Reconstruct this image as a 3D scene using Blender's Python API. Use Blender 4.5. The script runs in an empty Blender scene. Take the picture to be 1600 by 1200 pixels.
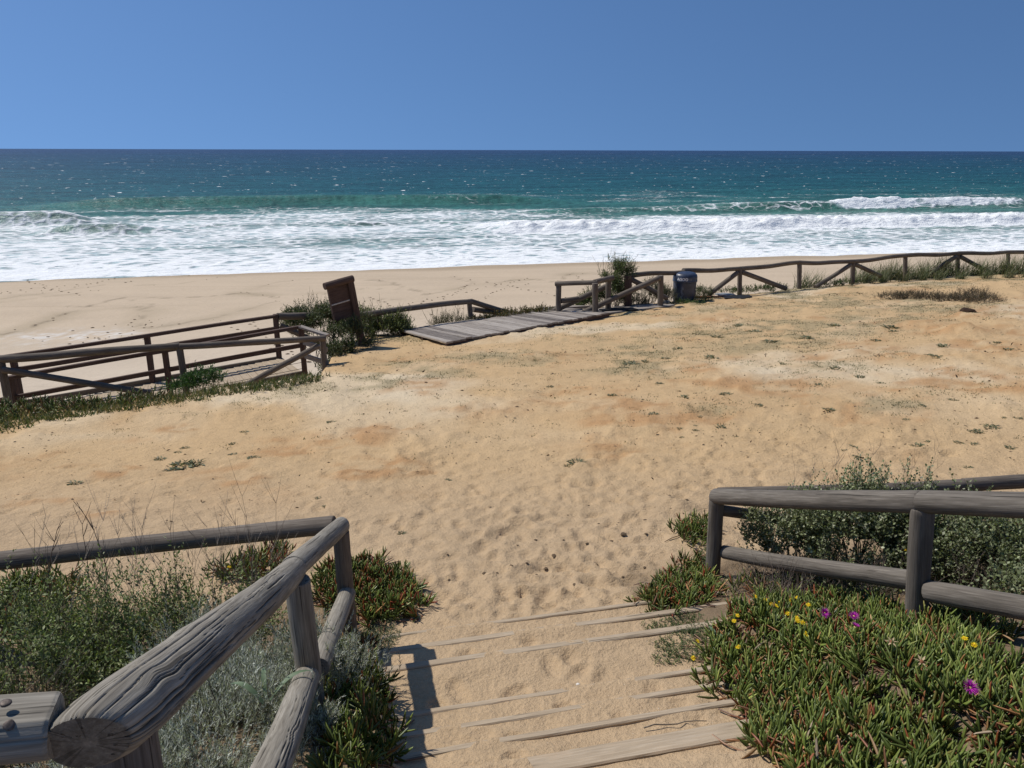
import bpy, math, random
import numpy as np
from mathutils import Matrix, Vector

# ------------------------------------------------------------------ camera, sky, sun, exposure
sc = bpy.context.scene
C = sc.collection
H = 3.2                                    # eye height above the sandy plaza at the foot of the stairs
PITCH = math.atan((600 - 234) / 1200.0)
FPX = 1200.0                               # focal length in pixels of a 1600 px wide picture
ROLL = 0.0028
cp, sp = math.cos(PITCH), math.sin(PITCH)
Rv0 = np.array([1., 0, 0]); Uv0 = np.array([0, sp, cp]); Fv = np.array([0, cp, -sp])
Rv = Rv0 * math.cos(ROLL) + Uv0 * math.sin(ROLL)
Uv = -Rv0 * math.sin(ROLL) + Uv0 * math.cos(ROLL)
CAM = np.array([0., 0., H])
cam = bpy.data.cameras.new('camera')
cam.sensor_width = 36.0
cam.lens = 36.0 * FPX / 1600.0
cam.clip_start = 0.05
cam.clip_end = 60000
camo = bpy.data.objects.new('camera', cam); C.objects.link(camo)
M = Matrix(((Rv[0], Uv[0], -Fv[0], 0), (Rv[1], Uv[1], -Fv[1], 0), (Rv[2], Uv[2], -Fv[2], H), (0, 0, 0, 1)))
camo.matrix_world = M
sc.camera = camo

SUN_EL = math.radians(52)
SHX, SHY = 0.74, -0.33                     # horizontal run of a shadow per metre of height
sd = Vector((-SHX, -SHY, math.hypot(SHX, SHY) * math.tan(SUN_EL))).normalized()
sun = bpy.data.lights.new('sun', 'SUN'); sun.energy = 3.9; sun.angle = math.radians(0.53)
sun.color = (1.0, 0.955, 0.88)
suno = bpy.data.objects.new('sun', sun); C.objects.link(suno)
suno.rotation_euler = sd.to_track_quat('Z', 'Y').to_euler()
suno.location = (-20, 10, 30)

world = bpy.data.worlds.new('World'); sc.world = world; world.use_nodes = True
wn = world.node_tree; wn.nodes.clear()
def wnode(t, **k):
    n = wn.nodes.new(t)
    for a, b in k.items(): setattr(n, a, b)
    return n
w_out = wnode('ShaderNodeOutputWorld'); w_bg = wnode('ShaderNodeBackground')
w_sky = wnode('ShaderNodeTexSky', sky_type='NISHITA', sun_disc=False, sun_elevation=SUN_EL,
              sun_rotation=math.atan2(-SHX, -SHY), altitude=0, air_density=1.0, dust_density=0.3, ozone_density=2.5)
w_tc = wnode('ShaderNodeTexCoord')
w_add = wnode('ShaderNodeVectorMath', operation='ADD'); w_add.inputs[1].default_value = (0, 0, 0.30)
w_nrm = wnode('ShaderNodeVectorMath', operation='NORMALIZE')
w_mul = wnode('ShaderNodeVectorMath', operation='MULTIPLY'); w_mul.inputs[1].default_value = (0.70, 0.91, 1.12)
wn.links.new(w_tc.outputs['Generated'], w_add.inputs[0])
wn.links.new(w_add.outputs[0], w_nrm.inputs[0])
wn.links.new(w_nrm.outputs[0], w_sky.inputs[0])
wn.links.new(w_sky.outputs[0], w_mul.inputs[0])
wn.links.new(w_mul.outputs[0], w_bg.inputs[0])
w_bg.inputs[1].default_value = 0.090
wn.links.new(w_bg.outputs[0], w_out.inputs[0])

sc.view_settings.view_transform = 'Standard'
sc.view_settings.look = 'None'
sc.view_settings.exposure = 0.0
sc.view_settings.gamma = 1.0
sc.view_settings.use_curve_mapping = False
sc.render.engine = 'CYCLES'
sc.cycles.max_bounces = 6
sc.cycles.diffuse_bounces = 3
sc.cycles.glossy_bounces = 2
sc.cycles.transmission_bounces = 2
sc.cycles.transparent_max_bounces = 4
sc.cycles.caustics_reflective = False
sc.cycles.caustics_refractive = False

rng = np.random.default_rng(11)
random.seed(5)

# ------------------------------------------------------------------ numpy helpers
def hash2(ix, iy, s):
    h = (ix.astype(np.int64) * 374761393 + iy.astype(np.int64) * 668265263 + s * 974634777) & 0x7fffffff
    h = ((h ^ (h >> 13)) * 1274126177) & 0x7fffffff
    h = h ^ (h >> 16)
    return (h & 0xffff) / 65535.0
def noise(x, y, s=0):
    x = np.asarray(x, float); y = np.asarray(y, float)
    ix = np.floor(x); iy = np.floor(y); fx = x - ix; fy = y - iy
    fx = fx * fx * (3 - 2 * fx); fy = fy * fy * (3 - 2 * fy)
    a = hash2(ix, iy, s); b = hash2(ix + 1, iy, s); c = hash2(ix, iy + 1, s); d = hash2(ix + 1, iy + 1, s)
    return (a * (1 - fx) + b * fx) * (1 - fy) + (c * (1 - fx) + d * fx) * fy
def fbm(x, y, o=4, s=0, g=0.5):
    t = 0; a = 1; n = 0
    for i in range(o):
        t = t + a * noise(x * 2 ** i + 17.3 * i, y * 2 ** i - 9.1 * i, s + i); n += a; a *= g
    return t / n
def sstep(a, b, x):
    t = np.clip((x - a) / (b - a), 0, 1); return t * t * (3 - 2 * t)

def tanb(py, px=800):
    """tangent of the angle below the horizon and the ray for a photo pixel"""
    d = Fv + Rv * ((px - 800) / FPX) - Uv * ((py - 600) / FPX)
    return d
def at(px, py, D):
    d = tanb(py, px); return CAM + d * (D / d[1])
def project(p):
    q = np.asarray(p) - CAM
    dep = q @ Fv
    return 800 + FPX * (q @ Rv) / dep, 600 - FPX * (q @ Uv) / dep

# ------------------------------------------------------------------ terrain
AX, AY = 0.2233, 0.9748                    # the stairs and the shore run 12.9 degrees off the view direction
def s_of(x, y): return -x * AX + y * AY
def t_of(x, y): return x * AY + y * AX
def plane(x, y):
    return -0.10 * np.maximum(y - 5.0, 0) + 0.05 * x * np.clip((y - 5.0) / 6.0, 0, 1)
def on_plane(px, py):
    d = tanb(py, px)
    lo, hi = 1.0, 200.0
    # find the crossing along the ray by bisection
    f = lambda D: (H + d[2] / d[1] * D) - float(plane(np.array(d[0] / d[1] * D), np.array(D)))
    for _ in range(60):
        m = 0.5 * (lo + hi)
        if f(m) > 0: lo = m
        else: hi = m
    D = lo
    return np.array([d[0] / d[1] * D, D, H + d[2] / d[1] * D])
EDGE_PX = [(-160, 662), (0, 642), (150, 632), (285, 618), (400, 604), (500, 589), (528, 545), (575, 524), (605, 522), (645, 526),
           (735, 508), (876, 490), (1000, 474), (1090, 467), (1248, 451), (1415, 434), (1600, 425)]
EDGE = np.array([on_plane(*p) for p in EDGE_PX])
eu = EDGE[:, 0] / EDGE[:, 1]; ey = EDGE[:, 1]
eu = np.concatenate([[-3.0, -1.6], eu, [1.1, 3.0]]); ey = np.concatenate([[8.0, 10.5], ey, [33.0, 36.0]])
def edge_y(x, y):
    return np.interp(x / np.maximum(y, 0.5), eu, ey)
STEPS = [(4.487, 0.10), (4.161, 0.23), (3.806, 0.36), (3.25, 0.49), (2.965, 0.62), (2.69, 0.75), (2.42, 0.88),
         (2.14, 1.01), (1.86, 1.14), (1.58, 1.27), (1.30, 1.40), (1.02, 1.53)]   # (s of the nosing, height)
SS = np.array([a for a, b in STEPS][::-1]); SZ = np.array([b for a, b in STEPS][::-1])
T0, T1 = 0.14, 2.15                         # lateral extent of the stairs (t)
def bank(s):
    return np.interp(s, [-1, 0.9, 1.02, 4.5, 4.9], [1.58, 1.57, 1.53, 0.08, 0.0])
def treads(s):
    """profile of the sandy treads: each one falls a little, then drops at the next nosing"""
    i = np.searchsorted(SS, s)              # tread i ends at nosing SS[i]
    z = np.where(i < len(SS), SZ[np.minimum(i, len(SS) - 1)], 0.0)
    s0 = np.where(i > 0, SS[np.maximum(i - 1, 0)], s - 1)
    # sand banked up just below each nosing
    z = z + 0.055 * np.exp(-np.maximum(s - s0 - 0.03, 0) / 0.07) * (i > 0)
    z = np.where(s < 1.02, 1.53, z)
    z = np.where(s > SS[-1], 0.0 + 0.055 * np.exp(-(s - SS[-1]) / 0.3), z)
    return z
def base_height(x, y):
    s = s_of(x, y); t = t_of(x, y)
    pl = plane(x, y)
    bk = bank(s) + 0.04 * (fbm(x * 1.3, y * 1.3, 3, 4) - 0.5)
    st = treads(s)
    w = sstep(T0 - 0.12, T0 + 0.03, t) * (1 - sstep(T1 - 0.05, T1 + 0.12, t))
    z = np.where(s < 4.95, bk * (1 - w) + st * w, 0.0) + pl
    out = np.maximum(y - edge_y(x, y), 0)
    z = z - np.minimum(out * 0.62 + 0.10 * out * out, 12)
    return z
def ground(px, py, off=0.0):
    """where the ray through a photo pixel meets the terrain"""
    d = tanb(py, px); Ds = np.concatenate([np.arange(0.8, 8, 0.01), np.arange(8, 40, 0.04)])
    z = H + d[2] / d[1] * Ds; g = base_height(d[0] / d[1] * Ds, Ds)
    g = g + off; k = np.argmax(z < g)
    D = Ds[k] if z[k] < g[k] else 40.0
    return np.array([d[0] / d[1] * D, D, float(base_height(np.array([d[0] / d[1] * D]), np.array([D]))[0]) + off])
def gz(x, y): return float(base_height(np.array([x]), np.array([y]))[0])
SEA_Z = -6.9; SHORE = 68.7
def beach_height(x, y):
    s = s_of(x, y)
    z = SEA_Z + (SHORE - s) * 0.0375
    return np.where(s < 20, np.minimum(z, SEA_Z + 1.83), z)
def on_beach(px, py):
    d = tanb(py, px); lo, hi = 10.0, 150.0
    for _ in range(50):
        m = 0.5 * (lo + hi)
        if H + d[2] / d[1] * m > float(beach_height(np.array(d[0] / d[1] * m), np.array(m))): lo = m
        else: hi = m
    return np.array([d[0] / d[1] * lo, lo, H + d[2] / d[1] * lo])

# ------------------------------------------------------------------ object helpers
def tag(o, label=None, cat=None, group=None, kind=None):
    if label: o['label'] = label
    if cat: o['category'] = cat
    if group: o['group'] = group
    if kind: o['kind'] = kind
    return o
def empty(name, loc, label, cat, group=None):
    o = bpy.data.objects.new(name, None); C.objects.link(o); o.location = Vector(loc); o.empty_display_size = 0.1
    return tag(o, label, cat, group)
def link(name, me, parent=None, kind=None):
    """links a mesh given in world coordinates; under a parent it is moved by the parent's inverse location"""
    o = bpy.data.objects.new(name, me); C.objects.link(o)
    if parent is not None:
        o.parent = parent
        off = parent.location.copy(); pp = parent.parent
        while pp is not None: off += pp.location; pp = pp.parent
        o.location = -off
    if kind: o['kind'] = kind
    return o
def mesh_from(name, v, f, mat, smooth=True, attrs=None, quads=False):
    """v (n,3), f (m,3) or (m,4) arrays"""
    v = np.asarray(v, np.float32); f = np.asarray(f, np.int32); k = f.shape[1]
    me = bpy.data.meshes.new(name)
    me.vertices.add(len(v)); me.vertices.foreach_set('co', v.ravel())
    me.loops.add(f.size); me.loops.foreach_set('vertex_index', f.ravel())
    me.polygons.add(len(f))
    me.polygons.foreach_set('loop_start', np.arange(0, f.size, k, dtype=np.int32))
    me.polygons.foreach_set('use_smooth', np.full(len(f), smooth, dtype=bool) if isinstance(smooth, bool) else smooth)
    me.update(calc_edges=True)
    if attrs:
        for n, (typ, arr) in attrs.items():
            a = me.attributes.new(n, typ, 'POINT')
            key = 'value' if typ == 'FLOAT' else ('vector' if typ == 'FLOAT_VECTOR' else 'color')
            a.data.foreach_set(key, np.asarray(arr, np.float32).ravel())
    if mat: me.materials.append(mat)
    return me
def grid_faces(nr, nc):
    i = np.arange(nr - 1)[:, None] * nc + np.arange(nc - 1)[None, :]
    i = i.ravel()
    return np.stack([i, i + 1, i + 1 + nc, i + nc], 1)

# ------------------------------------------------------------------ materials
def new_mat(name):
    m = bpy.data.materials.new(name); m.use_nodes = True
    nt = m.node_tree; nt.nodes.clear()
    out = nt.nodes.new('ShaderNodeOutputMaterial'); b = nt.nodes.new('ShaderNodeBsdfPrincipled')
    nt.links.new(b.outputs[0], out.inputs[0])
    return m, nt, b, out
class N:
    def __init__(s, nt): s.nt = nt
    def node(s, t, **k):
        n = s.nt.nodes.new(t)
        for a, b in k.items(): setattr(n, a, b)
        return n
    def lk(s, a, b): s.nt.links.new(a, b)
    def inp(s, sock, v):
        if isinstance(v, bpy.types.NodeSocket): s.lk(v, sock)
        else: sock.default_value = v
    def attr(s, name, out='Fac'):
        n = s.node('ShaderNodeAttribute'); n.attribute_name = name; return n.outputs[out]
    def math(s, op, a, b=0.0, c=None, clamp=False):
        n = s.node('ShaderNodeMath', operation=op, use_clamp=clamp)
        s.inp(n.inputs[0], a); s.inp(n.inputs[1], b)
        if c is not None: s.inp(n.inputs[2], c)
        return n.outputs[0]
    def noise(s, vec, scale, detail=4, rough=0.55, dist=0.0):
        n = s.node('ShaderNodeTexNoise'); s.lk(vec, n.inputs['Vector'])
        n.inputs['Scale'].default_value = scale; n.inputs['Detail'].default_value = detail
        n.inputs['Roughness'].default_value = rough; n.inputs['Distortion'].default_value = dist
        return n.outputs[0]
    def ramp(s, fac, stops):
        n = s.node('ShaderNodeValToRGB'); s.lk(fac, n.inputs[0]); cr = n.color_ramp
        while len(cr.elements) < len(stops): cr.elements.new(0.5)
        for e, (p, c) in zip(cr.elements, stops):
            e.position = p; e.color = (c[0], c[1], c[2], 1) if hasattr(c, '__len__') else (c, c, c, 1)
        return n.outputs[0]
    def mix(s, fac, a, b, mode='MIX'):
        n = s.node('ShaderNodeMix', data_type='RGBA', blend_type=mode)
        s.inp(n.inputs[0], fac)
        for sock, v in ((n.inputs[6], a), (n.inputs[7], b)):
            if isinstance(v, tuple): v = (v[0], v[1], v[2], 1)
            s.inp(sock, v)
        return n.outputs[2]
    def smooth(s, x, a, b):
        n = s.node('ShaderNodeMapRange', interpolation_type='SMOOTHSTEP')
        s.inp(n.inputs[0], x); s.inp(n.inputs[1], a); s.inp(n.inputs[2], b)
        return n.outputs[0]
    def scale(s, vec, v):
        n = s.node('ShaderNodeVectorMath', operation='MULTIPLY'); s.lk(vec, n.inputs[0]); n.inputs[1].default_value = v
        return n.outputs[0]
    def bump(s, h, strength, dist, prev=None):
        n = s.node('ShaderNodeBump'); n.inputs['Strength'].default_value = strength; n.inputs['Distance'].default_value = dist
        s.lk(h, n.inputs['Height'])
        if prev is not None: s.lk(prev, n.inputs['Normal'])
        return n.outputs[0]
    def pos(s): return s.node('ShaderNodeNewGeometry').outputs['Position']

def wood_mat(name, dark, mid, light, rough=0.85, grain=1.0, bump=0.5, stain=None):
    m, nt, b, out = new_mat(name); n = N(nt)
    gv = n.attr('gv', 'Vector')
    g1 = n.noise(n.scale(gv, (1, 1, 0.045)), 95 * grain, 5, 0.62, 0.35)
    g2 = n.noise(n.scale(gv, (1, 1, 0.25)), 9, 4, 0.6)
    g3 = n.noise(n.scale(gv, (1, 1, 0.03)), 260 * grain, 3, 0.6)
    f = n.math('ADD', n.math('MULTIPLY', g1, 0.62), n.math('MULTIPLY', g2, 0.38))
    col = n.ramp(f, [(0.30, dark), (0.47, mid), (0.66, light)])
    chk = n.smooth(n.noise(n.scale(gv, (1, 1, 0.028)), 62 * grain, 2, 0.5, 0.2), 0.335, 0.30)      # fine weather checks
    col = n.mix(n.math('MULTIPLY', chk, 0.8), col, tuple(c * 0.28 for c in dark))
    col = n.mix(n.math('MULTIPLY', n.smooth(g3, 0.62, 0.42), 0.35), col, tuple(c * 0.6 for c in mid))
    if stain: col = n.mix(n.math('MULTIPLY', n.smooth(g2, 0.55, 0.72), 0.6), col, stain)
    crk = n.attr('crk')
    col = n.mix(n.math('MULTIPLY', crk, 0.8), col, tuple(c * 0.16 for c in dark))  # cracks painted darker: shade of the grooves in the colour, along with grime
    n.lk(col, b.inputs['Base Color'])
    b.inputs['Roughness'].default_value = rough
    b.inputs['Specular IOR Level'].default_value = 0.25
    hgt = n.math('SUBTRACT', n.math('ADD', g1, n.math('MULTIPLY', g3, 0.4)), n.math('MULTIPLY', chk, 0.9))
    n.lk(n.bump(hgt, bump, 0.004), b.inputs['Normal'])
    return m
WOOD = wood_mat('weathered_wood', (0.095, 0.081, 0.063), (0.240, 0.213, 0.172), (0.41, 0.372, 0.308))
WOODD = wood_mat('shaded_weathered_wood', (0.062, 0.049, 0.038), (0.150, 0.122, 0.097), (0.265, 0.225, 0.182))  # darker wood copy: the backlit look of the far fences is in its colour
WOODF = wood_mat('shaded_fence_wood', (0.058, 0.049, 0.040), (0.142, 0.122, 0.100), (0.25, 0.220, 0.184))  # darker copy for the right fence, its backlit shade put into the colour
WOODG = wood_mat('grey_plank_wood', (0.165, 0.138, 0.115), (0.315, 0.27, 0.23), (0.44, 0.39, 0.335))
WOODB = wood_mat('brown_stained_wood', (0.045, 0.027, 0.020), (0.098, 0.062, 0.048), (0.160, 0.108, 0.086))
WOODS = wood_mat('step_timber', (0.30, 0.232, 0.160), (0.45, 0.350, 0.240), (0.54, 0.445, 0.33), stain=(0.52, 0.38, 0.245))
WOODP = wood_mat('pale_plank_wood', (0.21, 0.18, 0.152), (0.39, 0.342, 0.292), (0.50, 0.445, 0.39))
WOODQ = wood_mat('dull_plank_wood', (0.085, 0.070, 0.06), (0.18, 0.152, 0.132), (0.29, 0.25, 0.22))

def sand_ground_mat():
    m, nt, b, out = new_mat('plaza_sand'); n = N(nt); p = n.pos()
    col = n.attr('Col', 'Color')
    big = n.noise(p, 0.9, 5, 0.6); fine = n.noise(p, 38, 4, 0.65); grit = n.noise(p, 230, 2, 0.6); med = n.noise(p, 7, 5, 0.62)
    v = n.math('ADD', n.math('MULTIPLY', fine, 0.40), n.math('ADD', n.math('MULTIPLY', med, 0.35), n.math('MULTIPLY', big, 0.25)))
    col = n.mix(1.0, col, n.ramp(v, [(0.30, 0.80), (0.5, 1.0), (0.70, 1.13)]), 'MULTIPLY')
    speck = n.smooth(grit, 0.70, 0.78)
    col = n.mix(n.math('MULTIPLY', speck, 0.45), col, (0.20, 0.14, 0.085))
    speck2 = n.smooth(n.noise(p, 120, 2, 0.5), 0.735, 0.765)
    col = n.mix(n.math('MULTIPLY', speck2, 0.8), col, (0.70, 0.64, 0.55))
    litter = n.math('MULTIPLY', n.smooth(n.noise(p, 42, 3, 0.7), 0.655, 0.70), n.attr('lit'))
    col = n.mix(litter, col, (0.075, 0.055, 0.034))
    n.lk(col, b.inputs['Base Color']); b.inputs['Roughness'].default_value = 0.95; b.inputs['Specular IOR Level'].default_value = 0.1
    h = n.math('ADD', n.math('MULTIPLY', fine, 0.5), n.math('ADD', n.math('MULTIPLY', med, 1.3), n.math('MULTIPLY', grit, 0.12)))
    n.lk(n.bump(h, 0.75, 0.04), b.inputs['Normal'])
    return m
SAND = sand_ground_mat()
def beach_mat():
    m, nt, b, out = new_mat('beach_sand'); n = N(nt); p = n.pos()
    col = n.attr('Col', 'Color')
    ps = n.scale(p, (0.35, 1.0, 1.0))
    v = n.math('ADD', n.math('MULTIPLY', n.noise(ps, 0.35, 5, 0.6), 0.5), n.math('MULTIPLY', n.noise(p, 5, 4, 0.65), 0.5))
    col = n.mix(1.0, col, n.ramp(v, [(0.33, 0.90), (0.5, 1.0), (0.68, 1.07)]), 'MULTIPLY')
    lines = n.math('MULTIPLY', n.smooth(n.noise(n.scale(p, (0.012, 0.9, 1)), 1.0, 3, 0.6), 0.60, 0.66), 0.13)
    col = n.mix(lines, col, (0.26, 0.19, 0.12))
    n.lk(col, b.inputs['Base Color']); b.inputs['Roughness'].default_value = 0.9; b.inputs['Specular IOR Level'].default_value = 0.15
    h = n.math('ADD', n.noise(p, 2.5, 5, 0.65), n.math('MULTIPLY', n.noise(p, 14, 3, 0.6), 0.35))
    n.lk(n.bump(h, 0.35, 0.12), b.inputs['Normal'])
    return m
BEACH = beach_mat()
def sea_mat():
    m, nt, b, out = new_mat('sea_water'); n = N(nt); p = n.pos()
    wat = n.attr('Col', 'Color'); F = n.attr('foam'); cap = n.attr('cap')
    rot = n.node('ShaderNodeVectorRotate', rotation_type='Z_AXIS'); n.lk(p, rot.inputs['Vector']); rot.inputs['Angle'].default_value = -0.2252
    q = rot.outputs[0]                                             # x along the shore, y out to sea
    warp = n.node('ShaderNodeTexNoise'); n.lk(n.scale(q, (0.5, 1, 1)), warp.inputs['Vector']); warp.inputs['Scale'].default_value = 0.22; warp.inputs['Detail'].default_value = 4
    wv = n.node('ShaderNodeVectorMath', operation='MULTIPLY_ADD'); n.lk(warp.outputs['Color'], wv.inputs[0]); wv.inputs[1].default_value = (5, 5, 0); n.lk(q, wv.inputs[2])
    vor = n.node('ShaderNodeTexVoronoi', feature='DISTANCE_TO_EDGE'); n.lk(n.scale(wv.outputs[0], (0.42, 0.60, 0)), vor.inputs['Vector']); vor.inputs['Scale'].default_value = 1.15
    lace = n.math('SUBTRACT', 1.0, n.math('MULTIPLY', vor.outputs['Distance'], 2.6), clamp=True)
    a = n.noise(n.scale(wv.outputs[0], (0.42, 1, 1)), 0.42, 8, 0.68)
    c = n.noise(n.scale(q, (0.45, 1, 1)), 2.4, 5, 0.7)
    pat = n.math('ADD', n.math('MULTIPLY', lace, 0.30), n.math('ADD', n.math('MULTIPLY', a, 0.50), n.math('MULTIPLY', c, 0.24)))
    pat = n.math('DIVIDE', n.math('SUBTRACT', pat, 0.32), 0.40)
    thr = n.math('SUBTRACT', 1.0, F)
    foam = n.smooth(n.math('SUBTRACT', pat, thr), -0.20, 0.30)
    foam = n.math('MULTIPLY', foam, n.smooth(F, 0.02, 0.12))
    # thin milky film left between the streaks
    milk = n.math('MULTIPLY', n.smooth(F, 0.12, 0.60), 0.80)
    wat = n.mix(milk, wat, (0.42, 0.52, 0.53))
    # white caps far out
    sep = n.node('ShaderNodeSeparateXYZ'); n.lk(q, sep.inputs[0])
    off = n.math('MAXIMUM', n.math('SUBTRACT', sep.outputs[1], 20.0), 10.0)
    cmb = n.node('ShaderNodeCombineXYZ'); n.lk(n.math('DIVIDE', sep.outputs[0], off), cmb.inputs[0]); n.lk(n.math('LOGARITHM', off, 2.71828), cmb.inputs[1])
    uv = cmb.outputs[0]                                            # pattern that widens with the distance from land, as swell does
    pc = n.noise(n.scale(uv, (34, 26, 1)), 1.0, 3, 0.6)
    pf = n.noise(n.scale(uv, (95, 34, 1)), 1.0, 2, 0.6)
    caps = n.math('MULTIPLY', n.smooth(pf, 0.635, 0.71), n.math('MULTIPLY', cap, n.smooth(pc, 0.48, 0.60)))
    dk = n.math('ADD', n.math('MULTIPLY', n.noise(n.scale(uv, (7, 16, 1)), 1.0, 4, 0.6), 0.45), n.math('MULTIPLY', n.noise(n.scale(uv, (85, 26, 1)), 1.0, 4, 0.75), 0.55))
    wat = n.mix(1.0, wat, n.ramp(dk, [(0.38, 0.55), (0.5, 1.0), (0.62, 1.48)]), 'MULTIPLY')
    foam = n.math('MAXIMUM', foam, caps)
    fcol = n.ramp(c, [(0.3, (0.74, 0.78, 0.80)), (0.5, (0.90, 0.91, 0.90))])
    n.lk(n.mix(foam, wat, fcol), b.inputs['Base Color'])
    n.lk(n.math('ADD', 0.42, n.math('MULTIPLY', foam, 0.5)), b.inputs['Roughness'])
    b.inputs['IOR'].default_value = 1.33
    n.lk(n.math('SUBTRACT', 0.30, n.math('MULTIPLY', foam, 0.22)), b.inputs['Specular IOR Level'])
    h = n.math('ADD', n.noise(n.scale(q, (0.35, 0.8, 1)), 1.2, 4, 0.6), n.math('MULTIPLY', n.noise(n.scale(q, (0.2, 0.35, 1)), 1.0, 3, 0.5), 0.25))
    b1 = n.bump(h, 0.9, 0.55)
    n.lk(n.bump(n.math('MULTIPLY', foam, n.math('ADD', 0.5, c)), 0.5, 0.35, b1), b.inputs['Normal'])
    return m
SEA = sea_mat()
def leaf_mat(name='leaf', trans=0.25, rough=0.5, spec=0.35):
    m, nt, b, out = new_mat(name); n = N(nt)
    col = n.attr('Col', 'Color')
    n.lk(col, b.inputs['Base Color']); b.inputs['Roughness'].default_value = rough; b.inputs['Specular IOR Level'].default_value = spec
    if trans > 0:
        t = n.node('ShaderNodeBsdfTranslucent'); n.lk(n.mix(1.0, col, (1.15, 1.25, 0.6), 'MULTIPLY'), t.inputs[0])
        mx = n.node('ShaderNodeMixShader'); mx.inputs[0].default_value = trans
        n.lk(b.outputs[0], mx.inputs[1]); n.lk(t.outputs[0], mx.inputs[2]); n.lk(mx.outputs[0], out.inputs[0])
    return m
LEAF = leaf_mat('leaf', 0.22, 0.55, 0.3)
FLESHY = leaf_mat('fleshy_leaf', 0.10, 0.42, 0.40)
TWIG = leaf_mat('twig', 0.0, 0.85, 0.15)
PETAL = leaf_mat('petal', 0.25, 0.6, 0.2)
def plain(name, col, rough=0.6, spec=0.4, metal=0.0, nscale=20, var=0.25, bump=0.0):
    m, nt, b, out = new_mat(name); n = N(nt)
    tc = n.node('ShaderNodeTexCoord').outputs['Object']
    f = n.noise(tc, nscale, 5, 0.65)
    c0 = tuple(c * (1 - var) for c in col); c1 = tuple(min(1, c * (1 + var)) for c in col)
    n.lk(n.ramp(f, [(0.35, c0), (0.65, c1)]), b.inputs['Base Color'])
    n.lk(n.math('ADD', rough - 0.08, n.math('MULTIPLY', f, 0.16)), b.inputs['Roughness'])
    b.inputs['Specular IOR Level'].default_value = spec; b.inputs['Metallic'].default_value = metal
    if bump: n.lk(n.bump(f, bump, 0.01), b.inputs['Normal'])
    return m
PLASTIC = plain('bin_plastic', (0.040, 0.052, 0.085), 0.38, 0.5, nscale=6, var=0.35)
WHITE = plain('white_print', (0.75, 0.76, 0.78), 0.6, 0.3)
GREYP = plain('grey_print', (0.20, 0.22, 0.26), 0.6, 0.3)
STEEL = plain('nail_steel', (0.11, 0.085, 0.07), 0.6, 0.4, metal=0.3, nscale=150, var=0.5)
TIN = plain('tin_metal', (0.45, 0.43, 0.42), 0.4, 0.5, metal=0.4)
RUBBER = plain('black_rubber', (0.012, 0.012, 0.013), 0.7, 0.3)
GREYPANEL = plain('grey_panel', (0.22, 0.23, 0.24), 0.7, 0.3, var=0.4)
ORANGEW = plain('orange_board', (0.42, 0.19, 0.09), 0.9, 0.1, nscale=9, var=0.4)
CREAM = plain('cream_strip', (0.62, 0.58, 0.52), 0.7, 0.2)

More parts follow.
